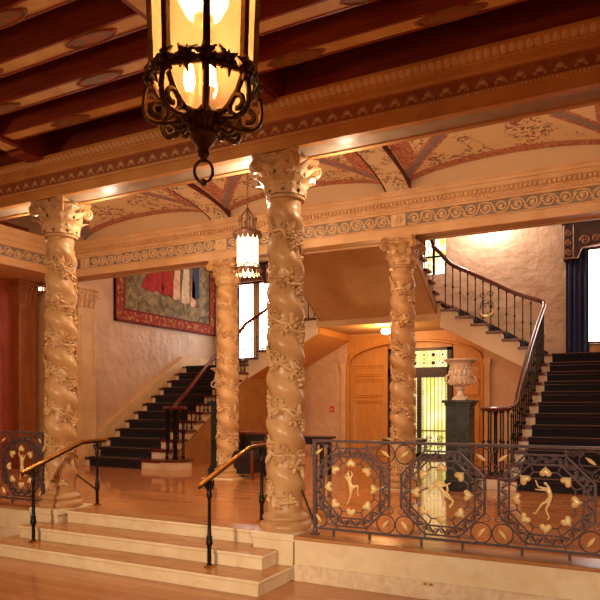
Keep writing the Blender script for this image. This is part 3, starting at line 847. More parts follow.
# ------------------------------------------------------------------ staircases
G1, R1, N1, YS = .29, .1825, 12, 9.8
XI = 3.2; XO = 5.35                     # half distances from the axis: inner edge, wall
def make_stair(s, label, XO, mi_, fl):
    X = lambda d: AX+s*d                # s=-1 left, +1 right
    XI = XI0 = 3.2
    t = thing('staircase', label, 'staircase', (X((XI+XO)/2), YS, FLOOR))
    tr = MB(); bd = MB(); cp = MB(); ns = MB()
    for k in range(1, N1):
        y0 = YS+(k-1)*G1; z = FLOOR+k*R1; XI = XI0+fl*k/12
        bd.box(X(XI+.03), X(XO), y0, y0+G1, FLOOR, z-.055)
        tr.box(X(XI-.035), X(XO), y0-.032, y0+G1, z-.055, z)
        cp.box(X(XI+mi_), X(XO-.12), y0-.042, y0+G1, z-.005, z+.012)
        cp.box(X(XI+mi_), X(XO-.12), y0-.013, y0+.001, z-R1+.0, z-.036)
        cp.box(X(XI+mi_), X(XO-.12), y0-.042, y0-.028, z-.045, z+.012)
    for k in range(1, N1+1):
        XI = XI0+fl*k/12; y0 = YS+(k-1)*G1; z = FLOOR+k*R1; ns.box(X(XI+mi_+.004), X(XO-.124), y0-.046, y0-.03, z+.002, z+.0145)
    # riser up to the landing
    XI = XI0+fl
    yl = YS+(N1-1)*G1; zl = FLOOR+N1*R1
    cp.box(X(XI+mi_), X(XO-.12), yl-.013, yl+.001, zl-R1, zl-.03); cp.box(X(XI+mi_), X(XO-.12), yl-.042, yl-.028, zl-.045, zl+.012)
    cp.box(X(XI+mi_), X(XO-.12), yl-.042, YBACK-.1, zl-.003, zl+.012)
    XI = XI0
    # curtail first step: rounded end
    cx = XI-.16; R = .36
    pl = [(XI+.35, YS-.03)]+[(cx-R*sin(PI*q/20), YS+.30-.33*cos(PI*q/20)) for q in range(21)]+[(XI+.35, YS+.63)]
    tr.prism(pl, lambda p, q, z: (X(p), q, z), FLOOR+R1-.035, FLOOR+R1+.002)
    pl2 = [(XI+.35, YS-.012)]+[(cx-(R-.03)*sin(PI*q/20), YS+.30-.312*cos(PI*q/20)) for q in range(21)]+[(XI+.35, YS+.6)]
    bd.prism(pl2, lambda p, q, z: (X(p), q, z), FLOOR, FLOOR+R1-.035)
    # landing
    bd.box(X(XI), X(XO), yl+.01, YBACK, zl-.28, zl-.03); tr.box(X(XI-.03), X(XO), yl-.02, YBACK, zl-.03, zl)
    # second flight, along the rear wall towards the axis
    G2, R2, N2 = .30, .165, 7
    for k in range(1, N2):
        d0 = XI-(k-1)*G2; z = zl+k*R2
        bd.box(X(d0), X(d0-G2), yl+.03, YBACK, z-R2-.12, z-.035)
        tr.box(X(d0+.035), X(d0-G2), yl-.05, YBACK, z-.05, z)
        cp.box(X(d0+.04), X(d0-G2), yl+.25, YBACK-.12, z-.004, z+.012); cp.box(X(d0+.013), X(d0-.001), yl+.25, YBACK-.12, z-R2, z-.036)
        cp.box(X(d0+.042), X(d0+.028), yl+.25, YBACK-.12, z-.045, z+.012)
    de = XI-(N2-1)*G2; ze = zl+N2*R2
    bd.box(X(de), X(de-.05), yl+.03, YBACK, ze-R2-.12, ze-.04)
    ns.build('carpet_nosing', M['carpet_edge'], t)  # thin strips that paint a lit line on each nosing
    bd.build('step', M['riser'], t); tr.build('tread', M['mahog'], t, bevel=.006); cp.build('carpet', M['carpet'], t)
    # string and sloping soffit below the second flight
    st = MB()
    pl = [(XI+.0, zl-.33), (XI, zl+.02), (de-.02, ze-.1), (de-.02, ze-.52)]
    st.prism([(a, b_-.0) for a, b_ in pl], lambda p, q, y: (X(p), y, q), yl+.012, yl+.05)
    st.build('string', M['riser'], t)
    so = MB().prism([(XI, zl-.33), (XI, zl-.16), (de-.05, ze-.30), (de-.05, ze-.52)], lambda p, q, y: (X(p), y, q), yl+.05, YBACK); so.build('sloping_soffit', M['orange_wood'], t)
    # spandrel panel under the first flight and wall below the landing
    sp = MB().prism([(YS+.62, FLOOR), (YS+.62, FLOOR+.30), (yl, zl-.30), (YBACK, zl-.28), (YBACK, FLOOR)], lambda p, q, x: (x, p, q), X(XI+fl+.028), X(XI+fl))
    sp.build('spandrel', M['spandrel'], t)
    # handrail
    hh = .93
    vc = Vector((X(XI-.16), YS+.30, FLOOR+R1+1.0)); P = []
    xr = X(XI+.045); xq = lambda y: X(XI+.045+fl*(y-YS)/(yl-YS))
    sp = spiral(vc, (1,0,0), (0,1,0), .19, 1.25, (0 if s < 0 else PI)+PI*.0, (1 if s > 0 else -1), 18, .35)
    P += list(reversed(sp))
    main = [V(xr, YS+.55, FLOOR+R1+1.03)]+[V(xq(y), y, nose(y)+hh-e) for y, e in ((YS+.9, .20), (YS+1.6, .06), (YS+2.4, 0), (yl-.25, 0))]+[
            V(xq(yl), yl-.03, nose(yl-.02)+hh+.03), V(X(XI+fl*.8-.03), yl+.055, zl+hh+.1)]
    for d in (.35, .8, 1.2, 1.6): main.append(V(X(XI-d), yl+.06, zl+hh+.0+R2/G2*d+.08))
    main += [V(X(de-.02), yl+.03, ze+hh+.05), V(X(de-.13), yl-.15, ze+hh+.17)]
    hr = MB(); hr.tube(P[:-1]+smoothpath([P[-1]]+main, 5), .042, 8, flat=.75); hr.build('handrail', M['mahog'], t, smooth=True)
    # balusters
    def bal(p, zt, r=.012):
        b = MB(); x_, y_, z_ = p; h = zt-z_
        b.tube([(x_, y_, z_), (x_, y_, zt)], r, 6)
        b.ball((x_, y_, z_+h*.5), r*2.1, 6, 4, (1,1,1.3)); b.ball((x_, y_, z_+.04), r*2.2, 6, 4); b.ball((x_, y_, zt-.05), r*1.9, 6, 4)
        b.build('baluster', M['black_iron'], t, smooth=True)
    for k in range(2, N1):
        for q in (.25, .75):
            y = YS+(k-1)*G1+G1*q; bal((xq(y), y, FLOOR+k*R1), nose(y)+hh-.02-max(0, .2-.2*(y-YS-.9)/.9 if y > YS+.9 else .2))
    for k in range(6):
        a = k*PI/3+.3; bal((vc.x+.18*cos(a), vc.y+.18*sin(a), FLOOR+R1), vc.z)
    nw = MB().lathe([(.05,0),(.05,.04),(.03,.06),(.026,.3),(.04,.36),(.04,.4),(.026,.46),(.024,.9),(.04,.94),(.045,1.0)], (vc.x, vc.y, FLOOR+R1), 14)
    nw.build('newel', M['black_iron'], t, smooth=True)
    MB().lathe([(.05,.96),(.22,.97),(.235,.99),(.235,1.01),(.2,1.03)], (vc.x, vc.y, FLOOR+R1), 24).build('newel_cap', M['mahog'], t, smooth=True)
    for k in range(1, N2):
        for q in (.07, .22):
            d = XI-(k-1)*G2-q; bal((X(d), yl+.06, zl+k*R2), zl+hh+R2/G2*(XI-d)+.07)
    # scroll panel between two balusters of the second flight
    sc = MB(); d = XI-.9; zc = zl+.55*.9+.55
    for q in range(3):
        for sg in (-1, 1): sc.tube(spiral((X(d)+sg*.075, yl+.06, zc-.22+q*.2), (sg,0,0), (0,0,1), .07, 1.4, PI, -sg, 16, .15), .010, 5)
    sc.tube([(X(d)+.13*cos(2*PI*q/20), yl+.06, zc-.12+.13*sin(2*PI*q/20)) for q in range(20)], .009, 5, True)
    sc.build('scroll_panel', M['iron'], t, smooth=True)
    gm = MB(); gm.tube([(X(d)+.13*cos(PI+PI*q/12), yl+.045, zc-.12+.13*sin(PI+PI*q/12)) for q in range(13)], [.006+.02*sin(PI*q/12) for q in range(13)], 6); gm.build('gilt_crescent', M['gold'], t, smooth=True)
    return t
make_stair(-1, 'left staircase with navy carpet climbing along the tapestry wall to the left window', 5.10, .42, 0)
make_stair(1, 'right staircase with navy carpet and curved mahogany handrail, at the right edge', 5.45, .19, .13)
# middle landing and the flight that comes back over the hall
zl = FLOOR+12*R1; ze = zl+7*.165; yl = YS+11*G1; d0 = XI-6*.30
t = thing('staircase', 'upper middle flight whose plain brown sloping underside hangs above the door arch', 'staircase', (AX, yl, ze))
MB().box(AX-d0-.02, AX+d0+.02, yl-.02, YBACK, ze-.04, ze).build('landing', M['mahog'], t)
MB().box(AX-d0, AX+d0, yl, YBACK, ze-.38, ze-.04).build('landing_slab', M['smooth'], t)
FW = 1.3; tr = MB(); bd = MB(); cp = MB(); G3, R3 = .28, .172
for k in range(1, 14):
    y1 = yl-(k-1)*G3; z = ze+k*R3
    tr.box(AX-FW-.07, AX+FW+.07, y1+.04, y1-G3, z-.05, z); bd.box(AX-FW, AX+FW, y1, y1-G3, z-R3-.06, z-.035)
    cp.box(AX-FW+.2, AX+FW-.2, y1+.04, y1-G3, z-.004, z+.012)
ye = yl-13*G3; zt = ze+13*R3
tr.build('tread', M['mahog'], t, bevel=.006); bd.build('step', M['spandrel'], t); cp.build('carpet', M['carpet'], t)
MB().prism([(yl+.0, ze-.25), (yl, ze-.02), (ye, zt-.06), (ye, zt-.32)], lambda p, q, x: (x, p, q), AX-FW+.005, AX+FW-.005).build('sloping_soffit', M['smooth'], t)
for s in (-1, 1):
    MB().prism([(yl, ze-.255), (yl, ze-.06), (ye, zt-.22), (ye, zt-.325)], lambda p, q, x: (x, p, q), AX+s*(FW-.005), AX+s*(FW+.022)).build('string', M['spandrel'], t)
    x = AX+s*(FW-.02)
    MB().tube(smoothpath([(x, yl-.12, ze+1.13), (x, yl-.6, ze+R3/G3*.6+1.03), (x, yl-1.5, ze+R3/G3*1.5+1.03), (x, ye, zt+.98)], 5), .036, 8, flat=.72).build('handrail', M['mahog'], t, smooth=True)
    for k in range(1, 12):
        y = yl-(k-.5)*G3; MB().tube([(x, y, ze+k*R3), (x, y, ze+R3*(k-.5)+1.02)], .0095, 6).build('baluster', M['black_iron'], t, smooth=True)

# ------------------------------------------------------------------ wrought iron balustrade
def heart(mb, c, rot, s, dy=.012):
    pl = []
    for q in range(28):
        a = 2*PI*q/28; x = 16*sin(a)**3; z = 13*cos(a)-5*cos(2*a)-2*cos(3*a)-cos(4*a)
        pl.append((x*s/17, z*s/17))
    cr, sr = cos(rot), sin(rot)
    def ring(k, y): return [(c[0]+(p*cr-q*sr)*k, c[1]+y, c[2]+(p*sr+q*cr)*k) for p, q in pl]
    n = len(pl); vs = ring(1, 0)+ring(1, -.004)+ring(.75, -dy)+ring(.3, -dy*1.3)+ring(1, .004)
    fs = [(j*n+i, j*n+(i+1) % n, (j+1)*n+(i+1) % n, (j+1)*n+i) for j in range(3) for i in range(n)]+[tuple(range(3*n, 4*n)), tuple(range(4*n, 5*n))]
    mb.add(vs, fs)
def octpts(c, ap, y):
    R = ap/cos(PI/8); return [Vector((c[0]+R*cos(PI/8+k*PI/4), y, c[2]+R*sin(PI/8+k*PI/4))) for k in range(8)]
def scroll_unit(mb, a, b_, y, inner, n=3, r=.0062):
    """running spirals between two parallel edges; a,b_ mid-line ends"""
    a, b_ = Vector(a), Vector(b_); d = (b_-a); L = d.length; u = d.normalized(); w = Vector((-u.z, 0, u.x)); s = L/n
    for i in range(n):
        c = a+u*(s*(i+.5)); sg = 1 if i % 2 == 0 else -1
        mb.tube(spiral(c, u, w, min(.033, s*.48), 1.7, PI, -sg, 18, .12), r, 4)
        mb.tube([c-u*s*.5+w*(.03*sg), c-u*s*.1+w*(.036*sg), c+u*s*.4+w*(.0), c+u*s*.5-w*(.03*sg)], r, 4)
def dancer(parent, c, J, mirror=1, sc=1.0, drape=None):
    """gilt dancing figure from a joint chain: J = dict name->(x,z,y)"""
    names = list(J); me = bpy.data.meshes.new('dancer')
    off = wloc(parent)
    vs = [Vector((c[0]+J[k][0]*sc*mirror, c[1]+(J[k][2] if len(J[k]) > 2 else 0), c[2]+J[k][1]*sc))-off for k in names]
    E_ = [('hip','chest'),('chest','neck'),('neck','head'),('chest','el1'),('el1','ha1'),('chest','el2'),('el2','ha2'),('hip','kn1'),('kn1','fo1'),('fo1','to1'),('hip','kn2'),('kn2','fo2'),('fo2','to2')]
    rad = dict(hip=.017, chest=.019, neck=.007, head=.0155, el1=.0062, ha1=.005, el2=.0062, ha2=.005, kn1=.009, fo1=.0052, to1=.004, kn2=.009, fo2=.0052, to2=.004)
    me.from_pydata(vs, [(names.index(a), names.index(b_)) for a, b_ in E_], [])
    me.materials.append(M['gold'])
    o = bpy.data.objects.new('dancer_figure', me); C.objects.link(o); o.parent = parent
    o.modifiers.new('skin', 'SKIN')
    if not me.skin_vertices: 
        import bpy as _b
        bm = bmesh.new(); bm.from_mesh(me); bm.verts.layers.skin.verify(); bm.to_mesh(me); bm.free()
    for k, sv in zip(names, me.skin_vertices[0].data): sv.radius = (rad[k]*sc, rad[k]*sc); sv.use_root = (k == 'hip')
    sb = o.modifiers.new('sub', 'SUBSURF'); sb.levels = 2; sb.render_levels = 2
    if drape:
        d = MB(); d.tube([Vector((c[0]+p[0]*mirror*sc, c[1]-.008, c[2]+p[1]*sc)) for p in smoothpath([(a, b_, 0) for a, b_ in drape], 5)], .009, 6, flat=.5); d.build('scarf', M['gold'], o, smooth=True)
    return o
k5 = .0016
def px(lst, cx, cy, f=k5): return {n: ((x-cx)*f, (cy-y)*f) for n, x, y in lst}
POSE_C = px([('head',313,322),('neck',330,338),('chest',342,362),('hip',343,408),('el1',318,362),('ha1',270,360),('el2',284,345),('ha2',272,312),('kn1',303,432),('fo1',272,482),('to1',258,480),('kn2',322,458),('fo2',338,502),('to2',326,510)], 320, 412)
POSE_A = px([('head',240,272),('neck',241,286),('chest',243,304),('hip',256,345),('el1',222,292),('ha1',246,262),('el2',262,283),('ha2',256,262),('kn1',252,385),('fo1',238,420),('to1',230,430),('kn2',292,332),('fo2',288,372),('to2',296,382)], 256, 345, .0019)
POSE_B = px([('head',212,318),('neck',222,330),('chest',232,345),('hip',250,380),('el1',205,352),('ha1',188,384),('el2',262,348),('ha2',292,330),('kn1',252,418),('fo1',258,452),('to1',268,460),('kn2',282,392),('fo2',300,420),('to2',310,424)], 245, 388, .0017)
POSE_D = px([('head',322,318),('neck',322,336),('chest',322,356),('hip',318,408),('el1',296,330),('ha1',280,300),('el2',348,336),('ha2',366,310),('kn1',306,455),('fo1',300,505),('to1',288,512),('kn2',338,440),('fo2',352,478),('to2',366,480)], 320, 412)
POSES = {'C': (POSE_C, None), 'A': (POSE_A, None), 'B': (POSE_B, [(-.10,-.04),(-.11,.03),(-.07,.09),(-.01,.10),(.045,.07),(.05,.02),(.02,.0),(.06,-.03),(.10,-.06),(.07,-.11)]), 'D': (POSE_D, None)}
ZT, ZB_, YR = 1.325, .475, 5.55; ZM = .885
def balustrade(x0, x1, centres, poses, label, posts):
    t = thing('iron_balustrade', label, 'balustrade', ((x0+x1)/2, YR, .42))
    MB().box(x0, x1, YR-.02, YR+.02, ZT-.025, ZT).build('top_rail', M['iron'], t, bevel=.004)
    MB().box(x0, x1, YR-.014, YR+.014, ZB_, ZB_+.022).build('bottom_rail', M['iron'], t, bevel=.003)
    for p in posts:
        b = MB(); b.box(p-.017, p+.017, YR-.017, YR+.017, .42, ZT-.01); b.box(p-.034, p+.034, YR-.034, YR+.034, .42, .435); b.ball((p, YR, .46), .027, 8, 6)
        b.build('post', M['iron'], t, smooth=False)
    for p in centres:
        for q in (-.18, .18): MB().box(p+q-.01, p+q+.01, YR-.01, YR+.01, .42, ZB_).build('foot', M['iron'], t)
    for cx, ps in zip(centres, poses):
        c = (cx, YR, ZM)
        f = MB(); y = YR
        O, I_, H_ = octpts(c, .362, y), octpts(c, .283, y), octpts(c, .222, y)
        for ring, r in ((O, .0105), (I_, .0095), (H_, .0075)):
            for k in range(8): f.bar(ring[k], ring[(k+1) % 8], r*1.5, r*1.5)
        for k in range(8): f.bar(I_[k], H_[k], .009, .009)
        for sx in (-.15, .15):      # short ties to the rails
            f.bar((cx+sx, y, ZM+.36), (cx+sx, y, ZT-.02), .012, .012); f.bar((cx+sx, y, ZM-.36), (cx+sx, y, ZB_+.02), .012, .012)
        fo = f.build('octagon_frame', M['iron'], t)
        s = MB(); mid = octpts(c, .3225, y)
        for k in range(8): scroll_unit(s, mid[k], mid[(k+1) % 8], y, c, 5)
        s.build('scrollwork', M['iron'], fo, smooth=True)
        for k in range(8):
            a = PI/2+k*PI/4
            h = MB(); heart(h, (cx+.226*cos(a), y-.012, ZM+.226*sin(a)), a+PI/2, .05, .02)
            h.build('heart', M['gold'], fo, smooth=True)
        P, dr = POSES[ps]
        dancer(fo, (cx, y-.005, ZM), P, 1, 1.0, dr)
    # corner fillings between neighbouring octagons
    bounds = [(a+b_)/2 for a, b_ in zip(centres[:-1], centres[1:])]
    ends = [centres[0]-.42, centres[-1]+.42]
    for bx in bounds+ends:
        s = MB()
        for sx in (-1, 1):
            xx = bx+sx*.088
            if not (x0+.02 < xx < x1-.02): continue
            for zc, sz in ((ZT-.115, 1), (ZB_+.105, -1)):
                s.tube([(xx+.085*cos(2*PI*q/24), YR, zc+.085*sin(2*PI*q/24)) for q in range(24)], .006, 5, True)
                s.tube(spiral((xx+sx*.03, YR, zc-sz*.13), (sx,0,0), (0,0,1), .045, 1.5, PI/2, -sx*sz, 18, .15), .0045, 4)
                s.tube(spiral((xx-sx*.04, YR, zc-sz*.12), (sx,0,0), (0,0,1), .036, 1.4, PI/2, sx*sz, 16, .15), .0045, 4)
                for q in range(3):
                    s.tube(spiral((xx+sx*(.075+.05*q), YR, zc+sz*(.045+.0*q)), (sx,0,0), (0,0,1), .026, 1.4, PI, -sz, 14, .2), .004, 4)
        for sx in (-1, 1):
            xx = bx+sx*.052
            if x0+.02 < xx < x1-.02: s.bar((xx, YR, ZM-.15), (xx, YR, ZM+.15), .012, .012)
        so = s.build('corner_scrollwork', M['iron'], t, smooth=True)
        for sx in (-1, 1):
            xx = bx+sx*.088
            if not (x0+.02 < xx < x1-.02): continue
            for zc, sz in ((ZT-.115, 1), (ZB_+.105, -1)):
                g = MB(); d = Vector((sx*.8, 0, .6*sz)).normalized() if sz > 0 else Vector((sx*.6, 0, -.8)).normalized()
                p = Vector((xx, YR-.008, zc))
                g.tube([p-d*.045, p-d*.02, p+d*.01, p+d*.05], [.004,.013,.016,.002], 7); g.build('leaf_bud', M['gold'], so, smooth=True)
cs = [-2.365+.845*k for k in range(5)]
balustrade(-2.76, cs[-1]+.45, cs, ['A','B','C','A','B'], 'long wrought-iron balustrade with gilt dancers and hearts, right of the steps', [-2.74, cs[-1]+.44])
cl = [-6.78-.845*k for k in range(3)]
balustrade(cl[-1]-.45, -6.40, cl[::-1], ['C','A','D'], 'short wrought-iron balustrade with gilt figures left of the left column', [-6.42])

# ------------------------------------------------------------------ brass handrails at the steps
def handrail(x, label, stay):
    t = thing('step_handrail', label, 'handrail', (x, 5.45, .137))
    P = smoothpath([(x, 4.84, .915), (x, 4.9, .937), (x, 5.3, 1.075), (x, 5.66, 1.197), (x, 5.76, 1.215), (x, 6.1, 1.222)], 4)
    MB().tube(P, .026, 8, flat=.75).build('rail', M['brass'], t, smooth=True)
    MB().tube([p-Vector((0,0,.026)) for p in P], .012, 6).build('under_bar', M['black_iron'], t, smooth=True)
    for y, z0, z1 in ((5.0, .137, .945), (5.95, .413, 1.195)):
        h = z1-z0
        b = MB().lathe([(.03,0),(.03,.02),(.017,.035),(.021,.06),(.019,h*.22),(.024,h*.24),(.034,h*.27),(.03,h*.3),(.024,h*.32),(.03,h*.34),(.02,h*.37),(.017,h*.5),(.015,h*.78),(.022,h*.8),(.028,h*.83),(.02,h*.86),(.018,h*.95),(.026,h)], (x, y, z0), 12)
        for sg in (-1, 1):
            b.tube([(x, y, z1-.1), (x, y+sg*.035, z1-.09), (x, y+sg*.06, z1-.05), (x, y+sg*.07, z1-.02+sg*.02)], .008, 5)
            b.tube(spiral((x, y+sg*.04, z1-.045), (0,sg,0), (0,0,1), .022, 1.3, PI/2, -1, 12, .2), .006, 4)
        p = b.build('post', M['black_iron'], t, smooth=True)
        MB().box(x-.038, x+.038, y-.038, y+.038, z0, z0+.016).build('foot_plate', M['brass'], p, bevel=.004)
    MB().tube([(x, 5.95, .60), stay], .010, 6).build('stay', M['black_iron'], t, smooth=True)
handrail(-5.93, 'black and brass handrail on the steps beside the left front column', (-6.06, 5.72, .82))
handrail(-3.57, 'black and brass handrail on the steps beside the centre front column', (-3.36, 5.80, .80))
o = MB().tube([(-2.755, 5.57, .52), (-2.93, 5.64, .82)], .011, 6).build('stay_rod', M['black_iron'], smooth=True)
tag(o, 'thin black rod bracing the balustrade end post to the centre column', 'rod')

# ------------------------------------------------------------------ pedestals and urns
def pedestal(x, y, label, ulabel):
    t = thing('pedestal', label, 'pedestal', (x, y, FLOOR))
    MB().box(x-.17, x+.17, y-.17, y+.17, FLOOR+.16, 1.66).build('shaft', M['dark_marble'], t, bevel=.006)
    b = MB(); b.box(x-.21, x+.21, y-.21, y+.21, FLOOR, FLOOR+.1); b.box(x-.19, x+.19, y-.19, y+.19, FLOOR+.1, FLOOR+.16); b.build('base', M['dark_marble'], t, bevel=.01)
    b = MB(); b.box(x-.19, x+.19, y-.19, y+.19, 1.64, 1.68); b.box(x-.22, x+.22, y-.22, y+.22, 1.68, 1.72); b.build('cap', M['dark_marble'], t, bevel=.008)
    u = thing('stone_urn', ulabel, 'urn', (x, y, 1.72)); z = 1.72
    MB().box(x-.1, x+.1, y-.1, y+.1, z, z+.035).build('foot_block', M['urn'], u, bevel=.005)
    MB().lathe([(.095,.035),(.09,.05),(.06,.07),(.045,.1),(.045,.14),(.07,.165),(.07,.175),(.05,.19),(.09,.215),(.15,.25),(.16,.30),(.165,.32),(.15,.34),(.145,.44),(.155,.52),(.2,.56),(.24,.575),(.245,.59),(.235,.6),(.2,.595),(.15,.54),(.13,.45)], (x, y, z), 36).build('bowl', M['urn'], u, smooth=True)
    r = MB()
    for k in range(14):
        a = 2*PI*k/14; r.ball((x+.15*cos(a), y+.15*sin(a), z+.4), .03, 6, 5, (1,1,1.9)); r.ball((x+.148*cos(a+.2), y+.148*sin(a+.2), z+.47), .022, 6, 4)
        r.tube([(x+.09*cos(a), y+.09*sin(a), z+.215), (x+.15*cos(a), y+.15*sin(a), z+.245), (x+.168*cos(a), y+.168*sin(a), z+.305)], [.01,.022,.012], 6)
    r.build('relief', M['urn'], u, smooth=True)
    for s in (-1, 1):
        h = MB(); ca, sa = cos(.5), sin(.5)
        pts = smoothpath([(s*.14, .28), (s*.2, .26), (s*.225, .31), (s*.195, .36), (s*.155, .37)], 4)
        if True: h.tube([(x+p.x*ca, y+p.x*sa, z+p.y) for p in [Vector((a.x, a.y, 0)) for a in pts]], .016, 6)
        h.build('handle', M['urn'], u, smooth=True)
_sm = smoothpath
def smoothpath(P, k=6):
    P = [tuple(p)+(0,) if len(p) == 2 else p for p in P]; return _sm(P, k)
pedestal(-2.335, 9.54, 'tall dark veined marble pedestal right of the glazed door, in front of the right stair', 'pale carved stone urn with two handles on the right marble pedestal')
pedestal(-6.72, 9.86, 'dark marble pedestal mostly hidden behind the back left twisted column', 'pale stone urn hidden behind the back left twisted column')

# ------------------------------------------------------------------ furniture behind the columns
t = thing('console_table', 'black lacquered console table standing behind the centre front column', 'table', (-5.25, 10.1, FLOOR))
MB().box(-5.95, -4.68, 9.85, 10.3, 1.07, 1.11).build('tabletop', M['dark_wood'], t, bevel=.008)
MB().box(-5.88, -4.75, 9.9, 10.26, .98, 1.07).build('apron', M['dark_wood'], t)
for xx in (-5.87, -4.77):
    for yy in (9.92, 10.23):
        MB().box(xx-.03, xx+.03, yy-.03, yy+.03, FLOOR, .99).build('leg', M['dark_wood'], t, bevel=.005)
t = thing('armchair', 'dark leather armchair with brown wooden back beside the black console table', 'chair', (-6.02, 9.55, FLOOR))
ox, oy = -6.0, 9.45
MB().box(ox-.3, ox+.3, oy-.28, oy+.28, .74, .88).build('seat', M['leather'], t, bevel=.03)
MB().box(ox-.26, ox+.26, oy+.24, oy+.31, .86, 1.13).build('backrest', M['leather'], t, bevel=.02)
MB().box(ox-.31, ox+.31, oy+.235, oy+.32, 1.13, 1.18).build('top_rail', M['chair_wood'], t, bevel=.012)
for sx in (-1, 1):
    MB().box(ox+sx*.30-.025, ox+sx*.30+.025, oy-.28, oy+.27, 1.0, 1.04).build('armrest', M['chair_wood'], t, bevel=.01)
    MB().box(ox+sx*.29-.02, ox+sx*.29+.02, oy-.27, oy-.22, FLOOR, 1.0).build('leg', M['chair_wood'], t)
    MB().box(ox+sx*.28-.022, ox+sx*.28+.022, oy+.25, oy+.30, FLOOR, 1.14).build('leg', M['chair_wood'], t)
MB().box(ox-.26, ox+.26, oy-.25, oy+.25, .50, .74).build('seat_skirt', M['leather'], t)
t = thing('side_table', 'small dark round table behind the back right twisted column', 'table', (-3.38, 10.05, FLOOR))
MB().lathe([(.33,0),(.36,.015),(.36,.04),(.34,.05)], (-3.36, 10.05, 1.06), 28).build('tabletop', M['dark_wood'], t, smooth=True)
MB().lathe([(.2,0),(.2,.03),(.06,.08),(.04,.2),(.06,.3),(.04,.42),(.05,.65)], (-3.36, 10.05, FLOOR), 16).build('stem', M['dark_wood'], t, smooth=True)

# ------------------------------------------------------------------ tapestry
ty0, ty1, tz0, tz1 = 10.72, 14.5, 3.5, 5.75; xw = -10.2
t = thing('tapestry', 'large woven tapestry with red border hanging on the rough left wall', 'tapestry', (xw, (ty0+ty1)/2, tz0))
MB().grid(lambda u, v: (xw+.035+.012*sin(u*9), ty0+(ty1-ty0)*u, tz0+(tz1-tz0)*v), 30, 6).build('field', M['tap_field'], t, smooth=True)
b = MB(); w = .27
b.box(xw+.004, xw+.055, ty0, ty1, tz0, tz0+w); b.box(xw+.004, xw+.055, ty0, ty1, tz1-w, tz1); b.box(xw+.004, xw+.055, ty0, ty0+w, tz0+w, tz1-w); b.box(xw+.004, xw+.055, ty1-w, ty1, tz0+w, tz1-w)
b.build('border', M['tap_border'], t)
b = MB()
for i, ww in ((0, .05), (w-.02, .045)):
    for a in ((ty0+i, ty1-i, tz0+i, tz0+i+ww), (ty0+i, ty1-i, tz1-i-ww, tz1-i), (ty0+i, ty0+i+ww, tz0+i, tz1-i), (ty1-i-ww, ty1-i, tz0+i, tz1-i)):
        b.box(xw+.004, xw+.06, *a)
b.build('border_edge', M['tap_edge'], t)
def woven(yc, z0, pts, m):
    b = MB(); b.prism([(yc+p, z0+q) for p, q in pts], lambda p, q, x: (x, p, q), xw+.03, xw+.054); b.build('woven_figure', M[m], t)
rb = [(-.22,0),(-.05,-.04),(.06,.02),(.12,-.02),(.2,.06),(.16,.4),(.18,.8),(.1,1.1),(0,1.2),(-.1,1.1),(-.12,.7),(-.2,.35)]
zf = tz0+w+.52
woven(12.05, zf+.06, [(-.5,0)]+[(p*1.5, q) for p, q in rb[1:]], 't_red')
woven(12.5, zf+.02, rb, 't_red'); woven(12.85, zf-.03, [(p*.7, q) for p, q in rb], 't_rose'); woven(13.2, zf-.08, [(p*.8, q) for p, q in rb], 't_pale')
woven(13.62, zf+.10, [(p*.8, q) for p, q in rb], 't_blue'); woven(13.5, zf-.12, [(p*.5, q*.6) for p, q in rb], 't_rose')

# ------------------------------------------------------------------ small fittings
t = thing('fire_alarm', 'small red fire alarm box on the brown wall left of the door arch', 'alarm', (-6.82, YBACK-.03, 1.5))
MB().box(-6.87, -6.77, YBACK-.05, YBACK-.001, 1.48, 1.62).build('box', M['alarm'], t, bevel=.006)
MB().box(-6.85, -6.79, YBACK-.056, YBACK-.05, 1.52, 1.56).build('handle', M['socket'], t)
t = thing('ceiling_lamp', 'small glowing ceiling lamp under the middle landing above the door arch', 'lamp', (-4.85, 13.6, 3.2))
LCX, LCY = -4.97, 13.6
MB().lathe([(.1,.0),(.1,-.03),(.06,-.05)], (LCX, LCY, 3.375), 20).build('rose', M['brass'], t, smooth=True)
MB().lathe([(.03,-.17),(.09,-.14),(.11,-.09),(.09,-.05),(.03,-.04)], (LCX, LCY, 3.375), 20).build('globe', M['lamp_white'], t, smooth=True)
def fixture(x, y, z, label):
    t = thing('spot_fixture', label, 'light', (x, y, z))
    MB().box(x-.02, x+.02, y-.02, y+.02, z, z+.05).build('housing', M['socket'], t, bevel=.006)
    MB().box(x-.017, x+.017, y-.024, y+.024, z+.008, z+.044).build('lens', M['lamp_white'], t)
    return t
f = fixture(-6.62, 5.70, 3.07, 'small lit spot fixture on the left side of the left front column')
MB().tube([(-6.60, 5.70, 3.10), (XL-.16, 5.67, 3.06)], .012, 6).build('arm', M['socket'], f)
f = fixture(XC+.235, YF+.13, 3.845, 'tiny lit spot fixture behind the capital of the centre front column')

# ------------------------------------------------------------------ small hall lantern
lx, ly = -4.70, 7.46
t = thing('hanging_lantern', 'small bright lantern hanging from the vault before the back left column', 'lantern', (lx, ly, 3.3))
def oct_r(k, n=8, a0=.2): return a0+2*PI*k/n
for k in range(8):
    a, b_ = oct_r(k), oct_r(k+1)
    def pnt(r, a, z): return (lx+r*cos(a), ly+r*sin(a), z)
    g = MB(); g.add([pnt(.155, a, 3.5), pnt(.155, b_, 3.5), pnt(.155, b_, 3.92), pnt(.155, a, 3.92)], [(0,1,2,3)]); g.build('glass_pane', M['hall_glass'], t)
    m = MB(); m.tube([pnt(.158, a, 3.47), pnt(.158, a, 3.95)], .005, 4)
    m.tube(spiral(pnt(.158, (a+b_)/2, 3.5), (-sin((a+b_)/2), cos((a+b_)/2), 0), (0,0,1), .05, 1, PI, -1, 10, .3), .009, 4); m.build('glazing_bar', M['lant_rust'], t)
b = MB()
